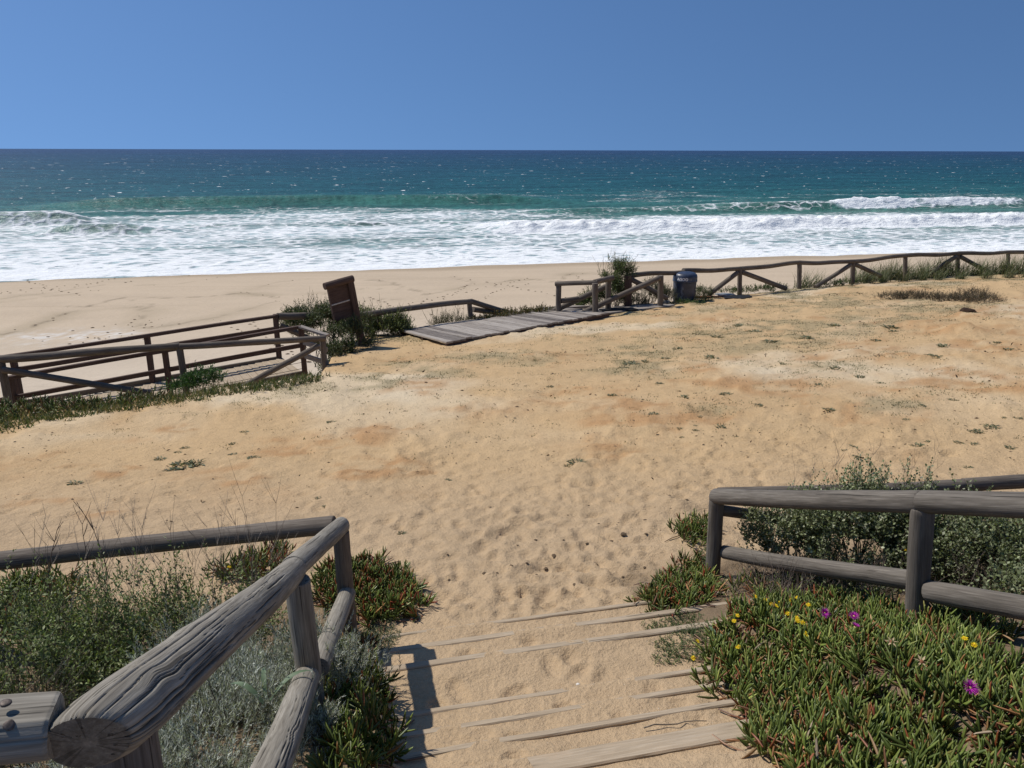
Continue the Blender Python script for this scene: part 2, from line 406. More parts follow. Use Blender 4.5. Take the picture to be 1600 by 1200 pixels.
# ------------------------------------------------------------------ the ground: plaza, bank and stair treads in one sheet
gv_grid = []
def build_ground():
    yr = [-3.0 + 0.45 * i for i in range(10)]
    y = yr[-1]
    while y < 36:
        y += 0.0052 * (y + 1.0) if y < 9 else 0.0145 * (y + 1)
        yr.append(y)
    yr = np.array(yr)
    ui = np.linspace(-0.665, 0.665, 440)
    ue = 0.665 + (np.linspace(0, 1, 26)[1:] ** 1.8) * 2.2
    u = np.concatenate([-ue[::-1], ui, ue])
    Y = np.repeat(yr[:, None], len(u), 1); X = u[None, :] * (Y + 3.6)
    Z = base_height(X, Y)
    s = s_of(X, Y); t = t_of(X, Y)
    inside = (Y < edge_y(X, Y) + 0.5)
    on_st = (s < 4.95) & (t > T0 - 0.1) & (t < T1 + 0.1)
    plz = sstep(4.6, 5.2, s)
    # broad unevenness and wind scuffs of the plaza
    Z += plz * 0.07 * (fbm(X * 0.45, Y * 0.45, 4, 20) - 0.5)
    scuff = fbm(X * 2.4 + 0.6 * Y, Y * 2.4, 4, 33)
    rid = 1 - np.abs(2 * fbm(X * 1.5 + 0.9 * fbm(X, Y, 2, 39), Y * 3.4 + 1.1 * X, 4, 43) - 1)
    Z += plz * 0.060 * (scuff - 0.5) + plz * 0.022 * np.abs(2 * fbm(X * 5.5, Y * 5.5, 3, 41) - 1) * sstep(14, 6, Y) + plz * 0.060 * rid ** 3 * sstep(6.0, 8.5, Y) * sstep(0.42, 0.60, fbm(X * .5, Y * .5, 3, 47))
    # sand drifted over the step timbers, thinner at the right-hand end
    d = 0.016 * (fbm(X * 2.2, Y * 2.2, 3, 51) - 0.46) - 0.007 * sstep(1.2, 1.75, t) + 0.010 * sstep(1.1, 0.4, t)
    Z = np.where(on_st, Z + d + 0.018 * (fbm(X * 7, Y * 7, 4, 57) - 0.5), Z)
    # footprints
    r2 = np.random.default_rng(3)
    def stamp(x0, y0, ang, a, b, dep):
        R = a * 2.0
        i0, i1 = np.searchsorted(yr, [y0 - R, y0 + R]); j0, j1 = np.searchsorted(u, [(x0 - R) / (y0 + 3.6), (x0 + R) / (y0 + 3.6)])
        if i1 <= i0 or j1 <= j0: return
        xx = X[i0:i1, j0:j1] - x0; yy = Y[i0:i1, j0:j1] - y0
        ca, sa = math.cos(ang), math.sin(ang)
        p = (xx * ca + yy * sa) / b; q = (-xx * sa + yy * ca) / a
        e = np.sqrt(p * p + q * q)
        Z[i0:i1, j0:j1] += dep * (-sstep(1.05, 0.62, e) + 0.55 * np.exp(-((e - 1.22) / 0.17) ** 2) * (0.7 + 0.3 * np.sin(q * 2.0)))
    pa = ground(880, 965)[:2]; pb = ground(905, 715)[:2]; pc = ground(950, 600)[:2]
    for k in range(620):
        f = r2.random() ** 1.5
        c = pa + (pb - pa) * f if f < 0.999 else pb
        w = 0.75 + 1.1 * f
        x0 = c[0] + r2.normal() * w * 0.8; y0 = c[1] + r2.uniform(-0.35, 0.45)
        if s_of(x0, y0) < 4.6 or not (-1.6 - f < x0 < 2.4 + f): continue
        stamp(x0, y0, r2.normal() * 0.7, r2.uniform(0.085, 0.16), r2.uniform(0.05, 0.085), r2.uniform(0.006, 0.019))
    for k in range(900):
        y0 = r2.uniform(5.2, 17); x0 = r2.uniform(-0.75, 0.75) * y0
        stamp(x0, y0, r2.normal() * 0.9, r2.uniform(0.09, 0.15), r2.uniform(0.05, 0.08), r2.uniform(0.006, 0.016))
    for k in range(46):
        t0 = r2.uniform(0.35, 1.5); s0 = r2.uniform(2.3, 4.9)
        x0 = t0 * AY - s0 * AX; y0 = t0 * AX + s0 * AY
        stamp(x0, y0, r2.normal() * 0.5, r2.uniform(0.08, 0.13), r2.uniform(0.04, 0.06), r2.uniform(0.010, 0.020))
    # the sand lies flush with the step timbers and only partly over them
    for k, (s0, z0) in enumerate(STEPS[:7]):
        wdt = 0.10 if k == 6 else (0.052 if k in (1, 2) else 0.042)
        cover = 0.0135 * sstep(0.30, 0.62, fbm(t * 1.6 + 3.1 * k, s * 0.5, 3, 300 + k)) * sstep(1.75, 1.35, t) * sstep(0.15, 0.45, t) * (0.0 if k == 6 else 1.0) + (0.016 * sstep(0.75, 0.55, t) if k == 6 else 0)
        w = np.where(s <= s0 + 0.004, np.exp(-(np.maximum(s0 - wdt - s, 0) / 0.05) ** 2), np.exp(-((s - s0) / 0.012) ** 2)) * on_st
        pl_ = plane(X, Y)
        Z = Z * (1 - w) + (z0 - 0.0045 + cover + pl_ + 0.004 * (fbm(X * 14, Y * 14, 2, 61) - .5)) * w
    # colour that belongs to the soil
    n1 = fbm(X * 0.30, Y * 0.30, 4, 61); n2 = fbm(X * 1.1, Y * 1.1, 4, 66); n3 = fbm(X * 0.55 + 9, Y * 0.55, 4, 71)
    near = np.array([0.490, 0.352, 0.214]); tan = np.array([0.545, 0.375, 0.202]); pale = np.array([0.665, 0.540, 0.370])
    clay = np.array([0.430, 0.235, 0.105]); veg = np.array([0.30, 0.25, 0.145])
    col = near + (tan - near) * sstep(6.0, 9.5, Y)[..., None]
    far_w = sstep(8, 13, Y)
    col = col + (pale - col) * (sstep(0.50, 0.66, n1) * 0.75 * far_w + 0.25 * sstep(0.5, 0.7, n3) * far_w)[..., None]
    orange = sstep(0.50, 0.72, n2) * sstep(0.40, 0.62, n3) * sstep(6.5, 9, Y) * (0.25 + 0.5 * sstep(0.4, 0.6, fbm(X * 4, Y * 5, 3, 74)))
    OR = [(55, 782, .35), (100, 787, .3), (365, 757, .35), (372, 775, .32), (270, 750, .3), (100, 737, .35), (430, 708, .5), (600, 676, .5),
          (560, 690, .45), (500, 702, .4), (590, 735, .5), (642, 604, .22), (273, 672, .3), (1085, 652, .8), (1200, 605, .9), (1330, 552, .9),
          (1385, 545, .7), (1400, 560, .8), (1440, 506, 1.2), (1500, 516, 1.2), (1525, 492, 1.3), (1250, 600, .9), (1150, 600, .8), (1110, 652, .6),
          (1500, 603, .7), (1530, 588, .9), (1390, 612, .6), (880, 610, .7), (940, 655, .4), (960, 667, .35), (870, 560, .9), (420, 690, .5), (180, 740, .3),
          (1280, 560, .7), (1060, 600, .5), (1540, 545, 1.0), (1590, 520, 1.0), (735, 640, .5), (160, 800, .35), (1570, 610, .6)]
    lit = np.zeros_like(X)
    for px, py, r in OR:
        g = ground(px, py); e = np.hypot((X - g[0]) / r, (Y - g[1]) / (r * 0.85)) + 0.9 * (n2 - 0.5) * 2.2
        w = sstep(1.25, 0.35, e) * sstep(0.36, 0.58, fbm(X * 3.2, Y * 4.0, 4, 75)); orange = np.maximum(orange, 0.72 * w)
        Z += plz * 0.05 * w * (fbm(X * 5, Y * 5, 3, 77) - 0.35)
    for px, py, hgt, r in [(1500, 518, .20, .55), (1440, 507, .12, .7), (1512, 494, .10, .5), (1330, 554, .08, .5), (1055, 790, .07, .16)]:
        g = ground(px, py); e = np.hypot(X - g[0], (Y - g[1])) / r
        Z += hgt * np.exp(-e * e * 1.6) * (0.6 + 0.8 * fbm(X * 4, Y * 4, 3, 79))
    col = col + (clay - col) * np.clip(orange, 0, 0.9)[..., None]
    dist = edge_y(X, Y) - Y
    VEG = [(672, 580, 1.3), (640, 566, 1.0), (745, 562, 1.3), (850, 566, 1.0), (1000, 570, 1.3), (985, 545, 1.2), (1150, 520, 2.2), (1205, 536, 1.8), (1240, 512, 1.8), (545, 604, .8), (600, 600, .7), (1105, 645, .5), (1330, 470, 2.5), (1450, 480, 2.0), (1260, 480, 2.2), (1160, 485, 1.6), (1380, 500, 1.6), (900, 532, 1.0), (1340, 635, .6), (1400, 632, .5), (1300, 572, .6)]
    vg = np.zeros_like(X)
    for px, py, r in VEG:
        g = on_plane(px, py); vg = np.maximum(vg, sstep(1.3, 0.3, np.hypot((X - g[0]) / r, (Y - g[1]) / r) + 1.4 * (n2 - 0.5)))
    vg = vg * sstep(0.40, 0.58, fbm(X * 2.2, Y * 2.2, 4, 85)); gv_grid.append(vg)
    wz = sstep(0.50, 0.66, fbm(X * 0.8, Y * 0.9, 5, 83)) * np.maximum(sstep(6.5, 2.0, dist) * sstep(0.02, 0.15, X / np.maximum(Y, 1)), sstep(2.6, 0.2, dist)) * 0.75
    wz = np.maximum(wz, vg * 0.62)
    col = col + (veg - col) * np.clip(wz, 0, 0.8)[..., None]
    bankm = sstep(5.45, 4.75, s + 0.5 * (n2 - 0.5)) * (1 - sstep(T0 - 0.25, T0 + 0.05, t) * (1 - sstep(T1 - 0.25, T1 + 0.05, t)))
    soil = np.array([0.17, 0.122, 0.078])
    col = col + (soil - col) * (bankm * 0.88)[..., None]
    slope = sstep(0.1, 0.8, -dist); col = col + (np.array([0.33, 0.27, 0.17]) - col) * (slope * 0.7)[..., None]
    # plant litter trodden in at the foot of the stairs
    gl = ground(960, 850); lit = sstep(1.4, 0.2, np.hypot((X - gl[0]) / 1.5, (Y - gl[1]) / 1.3)) * 0.95
    lit = np.maximum(lit, bankm * 0.9); lit = np.maximum(lit, 0.35 * wz); lit = np.maximum(lit, plz * 0.55 * sstep(0.46, 0.62, fbm(X * 0.9, Y * 1.2, 4, 88)) * sstep(6, 9, Y))
    nr, nc = X.shape
    v = np.stack([X, Y, Z], -1).reshape(-1, 3)
    rgba = np.concatenate([np.clip(col, 0, 1), np.ones((nr, nc, 1))], -1).reshape(-1, 4)
    f = grid_faces(nr, nc)
    # drop the faces that lie far out under the beach
    keep = (np.minimum(v[f[:, 0], 2], v[f[:, 2], 2]) > SEA_Z - 2.5)
    used = np.unique(f[keep]); remap = np.full(len(v), -1, np.int64); remap[used] = np.arange(len(used))
    me = mesh_from('ground', v[used], remap[f[keep]], SAND, True, {'Col': ('FLOAT_COLOR', rgba[used]), 'lit': ('FLOAT', lit.reshape(-1)[used])})
    o = link('ground', me, None, 'structure')
    return yr, u, Z
G_Y, G_U, GROUND_Z = build_ground()
def gh(x, y, G_Z=None):
    """height of the finished ground sheet (vectorised, bilinear)"""
    if G_Z is None: G_Z = GROUND_Z
    x = np.atleast_1d(np.asarray(x, float)); y = np.atleast_1d(np.asarray(y, float))
    i = np.clip(np.searchsorted(G_Y, y) - 1, 0, len(G_Y) - 2); uu = x / (y + 3.6)
    j = np.clip(np.searchsorted(G_U, uu) - 1, 0, len(G_U) - 2)
    fy = np.clip((y - G_Y[i]) / (G_Y[i + 1] - G_Y[i]), 0, 1); fu = np.clip((uu - G_U[j]) / (G_U[j + 1] - G_U[j]), 0, 1)
    return (G_Z[i, j] * (1 - fu) + G_Z[i, j + 1] * fu) * (1 - fy) + (G_Z[i + 1, j] * (1 - fu) + G_Z[i + 1, j + 1] * fu) * fy

# ------------------------------------------------------------------ beach
def seg_dist(X, Y, pts):
    d = np.full(X.shape, 1e9)
    for a, b in zip(pts[:-1], pts[1:]):
        vx, vy = b[0] - a[0], b[1] - a[1]; L = vx * vx + vy * vy + 1e-9
        k = np.clip(((X - a[0]) * vx + (Y - a[1]) * vy) / L, 0, 1)
        d = np.minimum(d, np.hypot(X - a[0] - k * vx, Y - a[1] - k * vy))
    return d
WRACK = [([(0, 523), (50, 513), (100, 492), (160, 473), (190, 466), (275, 466), (330, 463), (375, 457), (400, 461)], 1.0),
         ([(0, 468), (80, 457), (150, 447), (200, 440), (270, 433), (350, 426), (400, 421), (480, 420)], .5),
         ([(0, 473), (80, 464), (190, 447), (270, 445), (350, 432)], .5), ([(190, 466), (235, 478), (232, 486), (215, 505), (212, 510), (250, 512), (330, 497), (400, 480), (440, 470)], .6),
         ([(360, 458), (385, 457), (430, 466), (480, 463), (520, 457)], .8), ([(100, 480), (160, 478), (225, 480), (236, 486)], .6),
         ([(560, 450), (640, 452), (665, 460), (700, 455), (745, 440), (770, 437)], .7), ([(580, 436), (600, 440), (640, 450), (670, 458)], .8),
         ([(700, 430), (745, 440), (775, 442), (800, 437), (830, 437), (870, 440), (890, 428), (930, 428)], .8), ([(1030, 430), (1070, 424), (1130, 425)], .5),
         ([(400, 452), (440, 440), (500, 434)], .4), ([(540, 455), (560, 470), (620, 468)], .5), ([(1180, 414), (1240, 406), (1300, 405)], .4)]
def build_beach():
    Y0 = [11.0]
    while Y0[-1] < 74: Y0.append(Y0[-1] + 0.0075 * Y0[-1])
    Y0 = np.array(Y0); u = np.concatenate([np.linspace(-2.2, -0.72, 14)[:-1], np.linspace(-0.72, 0.72, 300), np.linspace(0.72, 2.2, 14)[1:]])
    YY = np.repeat(Y0[:, None], len(u), 1); X = u[None, :] * (YY + 8); Y = YY + X * AX / AY
    keepf = Y > 5
    Z = beach_height(X, Y) + 0.10 * (fbm(X * 0.12, Y * 0.2, 3, 91) - 0.5) + 0.05 * (fbm(X * 1.0, Y * 1.0, 4, 95) - 0.5) * sstep(66, 58, s_of(X, Y))
    s = s_of(X, Y)
    col = np.array([0.545, 0.430, 0.305]) + (np.array([0.575, 0.475, 0.36]) - np.array([0.545, 0.430, 0.305])) * sstep(50, 28, s)[..., None]
    wob = 1.2 * (fbm(X * 0.25, Y * 0.25, 3, 99) - 0.5)
    m = np.zeros_like(X); damp = np.zeros_like(X)
    for pts, k in WRACK:
        w = [on_beach(*p)[:2] for p in pts]
        d = seg_dist(X + wob * 1.3 + 0.5 * (fbm(X, Y, 3, 105) - .5), Y + wob * 1.5 + 0.9 * (fbm(X * .9, Y * .9, 3, 106) - .5), w)
        m = np.maximum(m, k * sstep(0.20, 0.03, d) * sstep(0.34, 0.56, fbm(X * 0.5, Y * 0.9, 4, 103)) * 0.8)
        damp = np.maximum(damp, k * sstep(1.7, 0.0, d) * sstep(0.46, 0.62, fbm(X * 0.12, Y * 0.2, 3, 107)))
    col = col + (np.array([0.36, 0.285, 0.185]) - col) * np.clip(damp * 0.55, 0, 1)[..., None]
    col = col + (np.array([0.17, 0.13, 0.085]) - col) * np.clip(m * 0.75, 0, 0.85)[..., None]
    wet = sstep(65.2, 68.0, s + 1.3 * (fbm(X * 0.06, Y * 0.06, 3, 111) - 0.5) * 2); col = col + (np.array([0.36, 0.275, 0.185]) - col) * (wet * 0.75)[..., None]
    g = on_beach(110, 525); sh = sstep(1.2, 0.2, np.hypot((X - g[0]) / 4.5, (Y - g[1]) / 2.4) + 0.8 * (fbm(X * 2, Y * 2, 4, 117) - 0.5)) * sstep(0.45, 0.62, fbm(X * 5, Y * 5, 3, 119))
    col = col + (np.array([0.68, 0.64, 0.58]) - col) * (sh * 0.8)[..., None]
    nr, nc = X.shape
    v = np.stack([X, Y, Z], -1).reshape(-1, 3); f = grid_faces(nr, nc)
    f = f[keepf.reshape(-1)[f[:, 0]] & keepf.reshape(-1)[f[:, 1]]]
    rgba = np.concatenate([np.clip(col, 0, 1), np.ones((nr, nc, 1))], -1).reshape(-1, 4)
    link('beach', mesh_from('beach', v, f, BEACH, True, {'Col': ('FLOAT_COLOR', rgba)}), None, 'structure')
build_beach()

# ------------------------------------------------------------------ sea with its breakers
def build_sea():
    Y0 = [67.0]
    while Y0[-1] < 26000:
        y = Y0[-1]; Y0.append(y * (1.0042 if y < 190 else (1.008 if y < 400 else 1.045)))
    Y0 = np.array(Y0); u = np.concatenate([np.linspace(-2.0, -0.75, 12)[:-1], np.linspace(-0.75, 0.75, 400), np.linspace(0.75, 2.0, 12)[1:]])
    YY = np.repeat(Y0[:, None], len(u), 1); X = u[None, :] * (YY + 10); Y = YY + X * AX / AY
    q = s_of(X, Y) - SHORE; t = t_of(X, Y)
    near = sstep(240, 105, q)
    Z = np.full_like(X, SEA_Z)
    Z += near * sstep(4, 60, q) * (0.45 * (fbm(t * 0.03, q * 0.12, 4, 201) - 0.5) + 0.22 * (fbm(t * 0.25, q * 0.6, 3, 207) - 0.5))
    edge = 1.6 * (fbm(t * 0.045, q * 0, 3, 211) - 0.5) * 2
    qq = q + edge
    # foam cover by distance from the shore line
    F = np.interp(qq, [-1.5, 0.2, 5, 18, 30, 45, 58, 66, 74, 90], [0.0, 1.0, 0.72, 0.46, 0.39, 0.38, 0.30, 0.18, 0.05, 0.0])
    right = sstep(5, 45, t); left = sstep(-8, -45, t)
    F += left * 0.26 * sstep(30, 6, q) - right * 0.22 * np.exp(-((q - 15) / 9.0) ** 2) + right * 0.10 * np.exp(-(q / 5.0) ** 2)
    F -= 0.14 * np.exp(-((t + 2) / 26) ** 2) * np.exp(-((q - 17) / 8) ** 2)
    F += (fbm(t * 0.035, q * 0.13, 4, 221) - 0.5) * 0.75 * sstep(0, 8, qq) * sstep(95, 66, q)
    F -= right * 0.25 * sstep(40, 52, q)
    # the white bore on the right
    jag = 2.6 * (fbm(t * 0.09, q * 0, 4, 231) - 0.5) * 2
    qb = q + jag + 0.02 * (t - 60)
    bw = sstep(14, 24, t); lump = 0.5 + 1.0 * fbm(t * 0.9, q * 0.9, 3, 237)
    prof = np.where(qb < 27, np.exp(-((qb - 27) / 1.6) ** 2), np.exp(-((qb - 27) / 9.0) ** 2))
    Z += bw * 1.15 * prof * lump; F = np.maximum(F, bw * 1.15 * sstep(22.8, 25.0, qb) * sstep(47, 38, qb))
    # the breaker behind it on the right: green face, then white crest
    jag2 = 2.2 * (fbm(t * 0.05, q * 0, 3, 241) - 0.5) * 2
    q1 = q + jag2 - 58
    a1 = 0.9 * sstep(45, 78, t) * sstep(215, 150, t) + 0.5 * sstep(10, 45, t) * sstep(215, 150, t)
    prof = np.where(q1 < 0, np.exp(-(q1 / 2.3) ** 2), np.exp(-(q1 / 7.0) ** 2))
    Z += a1 * prof
    whit = sstep(85, 93, t) * sstep(133, 124, t) * (0.55 + 0.9 * sstep(0.35, 0.55, noise(t * 0.13, t * 0 + 3.3, 247)))
    Z += whit * 0.55 * np.exp(-((q1 + 0.4) / 1.4) ** 2) * (0.3 + 1.2 * fbm(t * 0.8, q * 0.8, 3, 249))
    face = np.exp(-((q1 + 1.0) / 2.6) ** 2) * sstep(40, 60, t)
    F = F * (1 - 0.75 * face) + 0.20 * face * sstep(0, 40, t)
    F = np.maximum(F, whit * 1.25 * sstep(-3.6, -1.5, q1) * sstep(1.6, 0.3, q1))
    F += 0.32 * sstep(55, 90, t) * np.exp(-((q1 - 1.2) / 1.2) ** 2) * sstep(0.45, 0.6, noise(t * 0.2, q * 0.2, 251))
    # the curl on the left and the small one in front of it
    GF = np.zeros_like(X)
    def curl(q0, t0, t1, h, wf, wb, white):
        nonlocal Z, F
        w = sstep(t0 - 4, t0 + 2, t) * sstep(t1 + 5, t1 - 3, t); d = q - q0 + 0.9 * (fbm(t * 0.12, q * 0, 3, 261) - 0.5)
        p = np.where(d < 0, np.exp(-(d / wf) ** 2), np.exp(-(d / wb) ** 2))
        Z += w * h * p
        fc = w * np.exp(-((d + wf * 0.55) / (wf * 0.8)) ** 2); F = F * (1 - 0.92 * fc) + 0.22 * fc; GF[...] = np.maximum(GF, fc)
        F = np.maximum(F, w * white * np.exp(-((d - 0.5) / 1.0) ** 2))
        return w, d
    w, d = curl(49, -62, -34, 1.9, 1.7, 5.0, 0.75)
    wl = sstep(-42, -46, t) * w; F = np.maximum(F, wl * 1.1 * sstep(-1.6, -0.6, d) * sstep(2, 0.8, d) * sstep(0.42, 0.5, noise(t * 0.35, q * 0.2, 263)))
    curl(37, -33, -23, 1.25, 1.4, 4.0, 0.7)
    curl(43, 3, 6, 0.55, 0.8, 3.0, 0.9); curl(44, -18, -14, 0.5, 0.8, 3.0, 0.9); curl(41, 15, 17, 0.6, 0.8, 3.0, 0.9)
    # the green swell further out
    sw = sstep(-60, -35, t) * sstep(52, 30, t)
    d = q - 88 + 3 * (fbm(t * 0.03, q * 0, 3, 271) - 0.5); Z += sw * 1.5 * np.where(d < 0, np.exp(-(d / 5.0) ** 2), np.exp(-(d / 11.0) ** 2))
    F += sw * 0.18 * np.exp(-((d - 3.0) / 2.0) ** 2) * sstep(0.52, 0.64, noise(t * 0.16, q * 0.25, 273)) + sw * 0.05 * np.exp(-(d / 6.0) ** 2)
    gs = right * sstep(70, 85, q) * sstep(150, 110, q); F += 0.12 * gs * sstep(0.5, 0.66, fbm(t * 0.05, q * 0.12, 3, 277))
    F = np.clip(F, 0, 1.1)
    Z += 0.10 * np.clip(F, 0, 1) * near * (fbm(t * 1.0, q * 1.0, 3, 281) - 0.5) * sstep(2, 10, q)
    # water tint by depth
    qs = [0, 40, 70, 100, 150, 260, 450, 900, 2500, 30000]
    cs = np.array([(.130, .215, .190), (.080, .180, .145), (.040, .140, .112), (.021, .102, .096), (.013, .080, .086), (.011, .068, .083), (.011, .058, .083), (.013, .052, .088), (.017, .046, .102), (.026, .054, .122)])
    band = 30 * (fbm(t * 0.012, q * 0.02, 4, 283) - 0.5)
    qc = np.maximum(q + band * sstep(30, 120, q), 0)
    col = np.stack([np.interp(qc, qs, cs[:, i]) for i in range(3)], -1)
    col = col + (np.array([0.115, 0.215, 0.165]) - col) * GF[..., None]
    green = np.clip(face * 0.9 + sw * np.exp(-((d + 4) / 7.0) ** 2) * 0.9, 0, 1)
    col = col + (np.array([0.040, 0.135, 0.105]) - col) * green[..., None]
    cap = sstep(75, 120, q) * (0.35 + 0.65 * sstep(1400, 200, q))
    nr, nc = X.shape; v = np.stack([X, Y, Z], -1).reshape(-1, 3)
    rgba = np.concatenate([col, np.ones((nr, nc, 1))], -1).reshape(-1, 4)
    link('sea', mesh_from('sea', v, grid_faces(nr, nc), SEA, True, {'Col': ('FLOAT_COLOR', rgba), 'foam': ('FLOAT', F.ravel()), 'cap': ('FLOAT', cap.ravel())}), None, 'structure')
build_sea()

# ------------------------------------------------------------------ timber builders
def frame_of(p0, p1, up=None):
    a = np.asarray(p1, float) - np.asarray(p0, float); L = np.linalg.norm(a); a /= L
    if up is None: up = np.array([0, 0, 1.0]) if abs(a[2]) < 0.95 else np.array([0, 1.0, 0])
    x = np.cross(a, up); x /= np.linalg.norm(x); z = np.cross(x, a)
    return a, x, z, L
def log(name, p0, p1, r0, r1=None, parent=None, mat=None, seed=0, nr=14, nl=14, wob=0.006, bow=0.0, hero=None, kind=None, flat=0.0):
    """a round pole with uneven surface, chamfered ends and end grain"""
    r1 = r0 if r1 is None else r1
    p0 = np.asarray(p0, float); p1 = np.asarray(p1, float)
    a, x, z, L = frame_of(p0, p1); g = np.random.default_rng(seed + 1000)
    l = np.linspace(0, 1, nl)[:, None]; th = np.linspace(0, 2 * math.pi, nr, endpoint=False)[None, :]
    ph = g.random(12) * 6.28
    r = r0 + (r1 - r0) * l
    knot = sum(g.uniform(-1, 1) * np.exp(-((l - g.random()) * L / 0.10) ** 2) for _ in range(max(2, int(L * 2))))
    rad = r * (1 + 0.03 * np.sin(2 * th + ph[0]) + 0.02 * np.sin(3 * th + ph[1] + 3 * l) + 0.035 * knot) + wob * 0.5 * np.sin(th + l * L * 3 + ph[2])
    crk = np.zeros((nl, nr)); tw = th + 0 * l
    if hero:
        ll = l * L
        tw = th + 0.10 * (fbm(ll * 2.2 + 0 * th, np.cos(th) * 1.1 + 2 * np.sin(th), 3, seed + 7) - 0.5) + 0.03 * (fbm(ll * 7 + 0 * th, np.cos(th) * 2 + 3 * np.sin(th), 2, seed + 8) - 0.5)
        for (lk, tk, s_, am) in hero['knots']:
            dt = (th - tk + math.pi) % (2 * math.pi) - math.pi
            e = np.exp(-((ll - lk) / s_) ** 2 - (dt / 0.75) ** 2)
            tw = tw + am * np.sign(dt) * e * (1 - np.exp(-(dt / 0.22) ** 2)); rad = rad + hero['r'] * 0.05 * e
        for (t0, l0, l1, dep, wid, wa, wk, wp) in hero['cracks']:
            path = t0 + wa * np.sin(ll * wk + wp) + 0.22 * (ll - l0)
            dt = (tw - path + math.pi) % (2 * math.pi) - math.pi
            w = wid * (0.45 + 0.55 * sstep(l0, l0 + 0.25 * (l1 - l0), ll) * sstep(l1, l1 - 0.35 * (l1 - l0), ll))
            ins = sstep(l0, l0 + 0.04, ll) * sstep(l1, l1 - 0.12, ll)
            prof = np.exp(-(dt * r / w) ** 2) * ins
            rad = rad - dep * prof; crk = np.maximum(crk, sstep(0.35, 0.9, prof))
        if 'taper' in hero: rad = rad * (hero['taper'][1] + (1 - hero['taper'][1]) * np.clip(ll / hero['taper'][0], 0, 1) ** 0.55)
        rad = rad + 0.0012 * (fbm(tw * 14, ll * 3.0, 3, seed) - 0.5)
    if flat: rad = np.where(np.cos(th - math.pi / 2) * rad > r * (1 - flat), r * (1 - flat) / np.maximum(np.cos(th - math.pi / 2), 0.2), rad)
    cx = bow * np.sin(l * math.pi) + wob * np.sin(l * L * 2.2 + ph[5]); cz = wob * np.sin(l * L * 1.7 + ph[6])
    def ring(rd, ax_, k):
        return (p0 + a * (ax_ * L)[..., None] + x * (np.cos(th) * rd + cx[k])[..., None] + z * (np.sin(th) * rd + cz[k])[..., None])
    V = p0 + (l * L)[..., None] * a + (np.cos(th) * rad + cx)[..., None] * x + (np.sin(th) * rad + cz)[..., None] * z
    ch = min(0.18 * r0, 0.018); tilt = hero['cut'] if hero and 'cut' in hero else (0, 0)
    rings = [V]; gl = [np.broadcast_to(l * L, (nl, nr))]; gr = [rad]
    def endcap(k, sgn, tilt):
        out = []
        base = V[k]; cen = base.mean(0)
        for f, push in ((0.955, ch * .55), (0.62, ch * .6), (0.30, ch * .62)):
            rr = cen + (base - cen) * f; rr = rr + a * sgn * push
            out.append(rr)
        return out
    c0 = endcap(0, -1, tilt); c1 = endcap(nl - 1, 1, (0, 0))
    allr = c0[::-1] + [V[i] for i in range(nl)] + c1
    V2 = np.stack(allr)                                            # (n, nr, 3)
    if hero and 'cut' in hero:                                      # oblique saw cut at the near end
        d0 = ((V2[:4] - p0) @ x) * hero['cut'][0] + ((V2[:4] - p0) @ z) * hero['cut'][1]
        V2[:4] += a * d0[..., None]
        for i in range(4, 40):
            f = (1 - (i - 4) / 36.0); dd = ((V2[i] - p0) @ x) * hero['cut'][0] + ((V2[i] - p0) @ z) * hero['cut'][1]
            V2[i] += a * (dd * f)[..., None]
    n = len(V2)
    gth = np.concatenate([np.repeat(tw[:1], 3, 0), tw if tw.shape[0] == nl else np.repeat(tw, nl, 0), np.repeat(tw[-1:], 3, 0)])
    rbar = 0.5 * (r0 + r1); fr = np.concatenate([[0.3, 0.62, 0.93], np.ones(nl), [0.93, 0.62, 0.3]])[:, None]
    al = np.concatenate([np.zeros(3) - ch, (l * L)[:, 0], np.zeros(3) + L + ch])[:, None] + seed * 3.7
    gv = np.stack([np.cos(gth) * rbar * fr, np.sin(gth) * rbar * fr, np.broadcast_to(al, gth.shape)], -1)
    ck = np.concatenate([np.repeat(crk[:1], 3, 0), crk, np.repeat(crk[-1:], 3, 0)])
    if hero and 'cut' in hero: ck[:3] = np.maximum(ck[:3], 0.45); ck[:3] = np.maximum(ck[:3], (hash2(np.arange(nr) // 4, np.zeros(nr), 5) > 0.93)[None, :] * 0.8)  # sawn end darkened in colour: shade of the face painted over weathered end grain
    i = np.arange(n - 1)[:, None] * nr; j = np.arange(nr)[None, :]; j2 = (j + 1) % nr
    f = np.stack([(i + j), (i + j2), (i + nr + j2), (i + nr + j)], -1).reshape(-1, 4)
    v = V2.reshape(-1, 3)
    nv = len(v); cc = np.stack([V2[0].mean(0), V2[-1].mean(0)]); v = np.concatenate([v, cc])
    jj = np.arange(nr); f0 = np.stack([jj, np.full(nr, nv), np.full(nr, nv), (jj + 1) % nr], 1)
    tri = []
    me = bpy.data.meshes.new(name)
    faces = [tuple(q) for q in f[:, ::-1].tolist()] if nr * n < 3000 else None
    # triangles for everything keeps the foreach path simple
    q = f[:, ::-1]; T = np.concatenate([q[:, [0, 1, 2]], q[:, [0, 2, 3]],
        np.stack([np.full(nr, nv), jj, (jj + 1) % nr], 1)[:, [0, 1, 2]], np.stack([np.full(nr, nv + 1), (n - 1) * nr + (jj + 1) % nr, (n - 1) * nr + jj], 1)])
    T = T[:, ::-1]
    bpy.data.meshes.remove(me)
    gvv = np.concatenate([gv.reshape(-1, 3), [[0, 0, seed * 3.7], [0, 0, seed * 3.7 + L]]]); ckk = np.concatenate([ck.ravel(), [0, 0]])
    sm = np.ones(len(T), bool); vi = T.min(1); vx = T.max(1); sm[(vi < 3 * nr) | (vx >= (n - 3) * nr)] = False
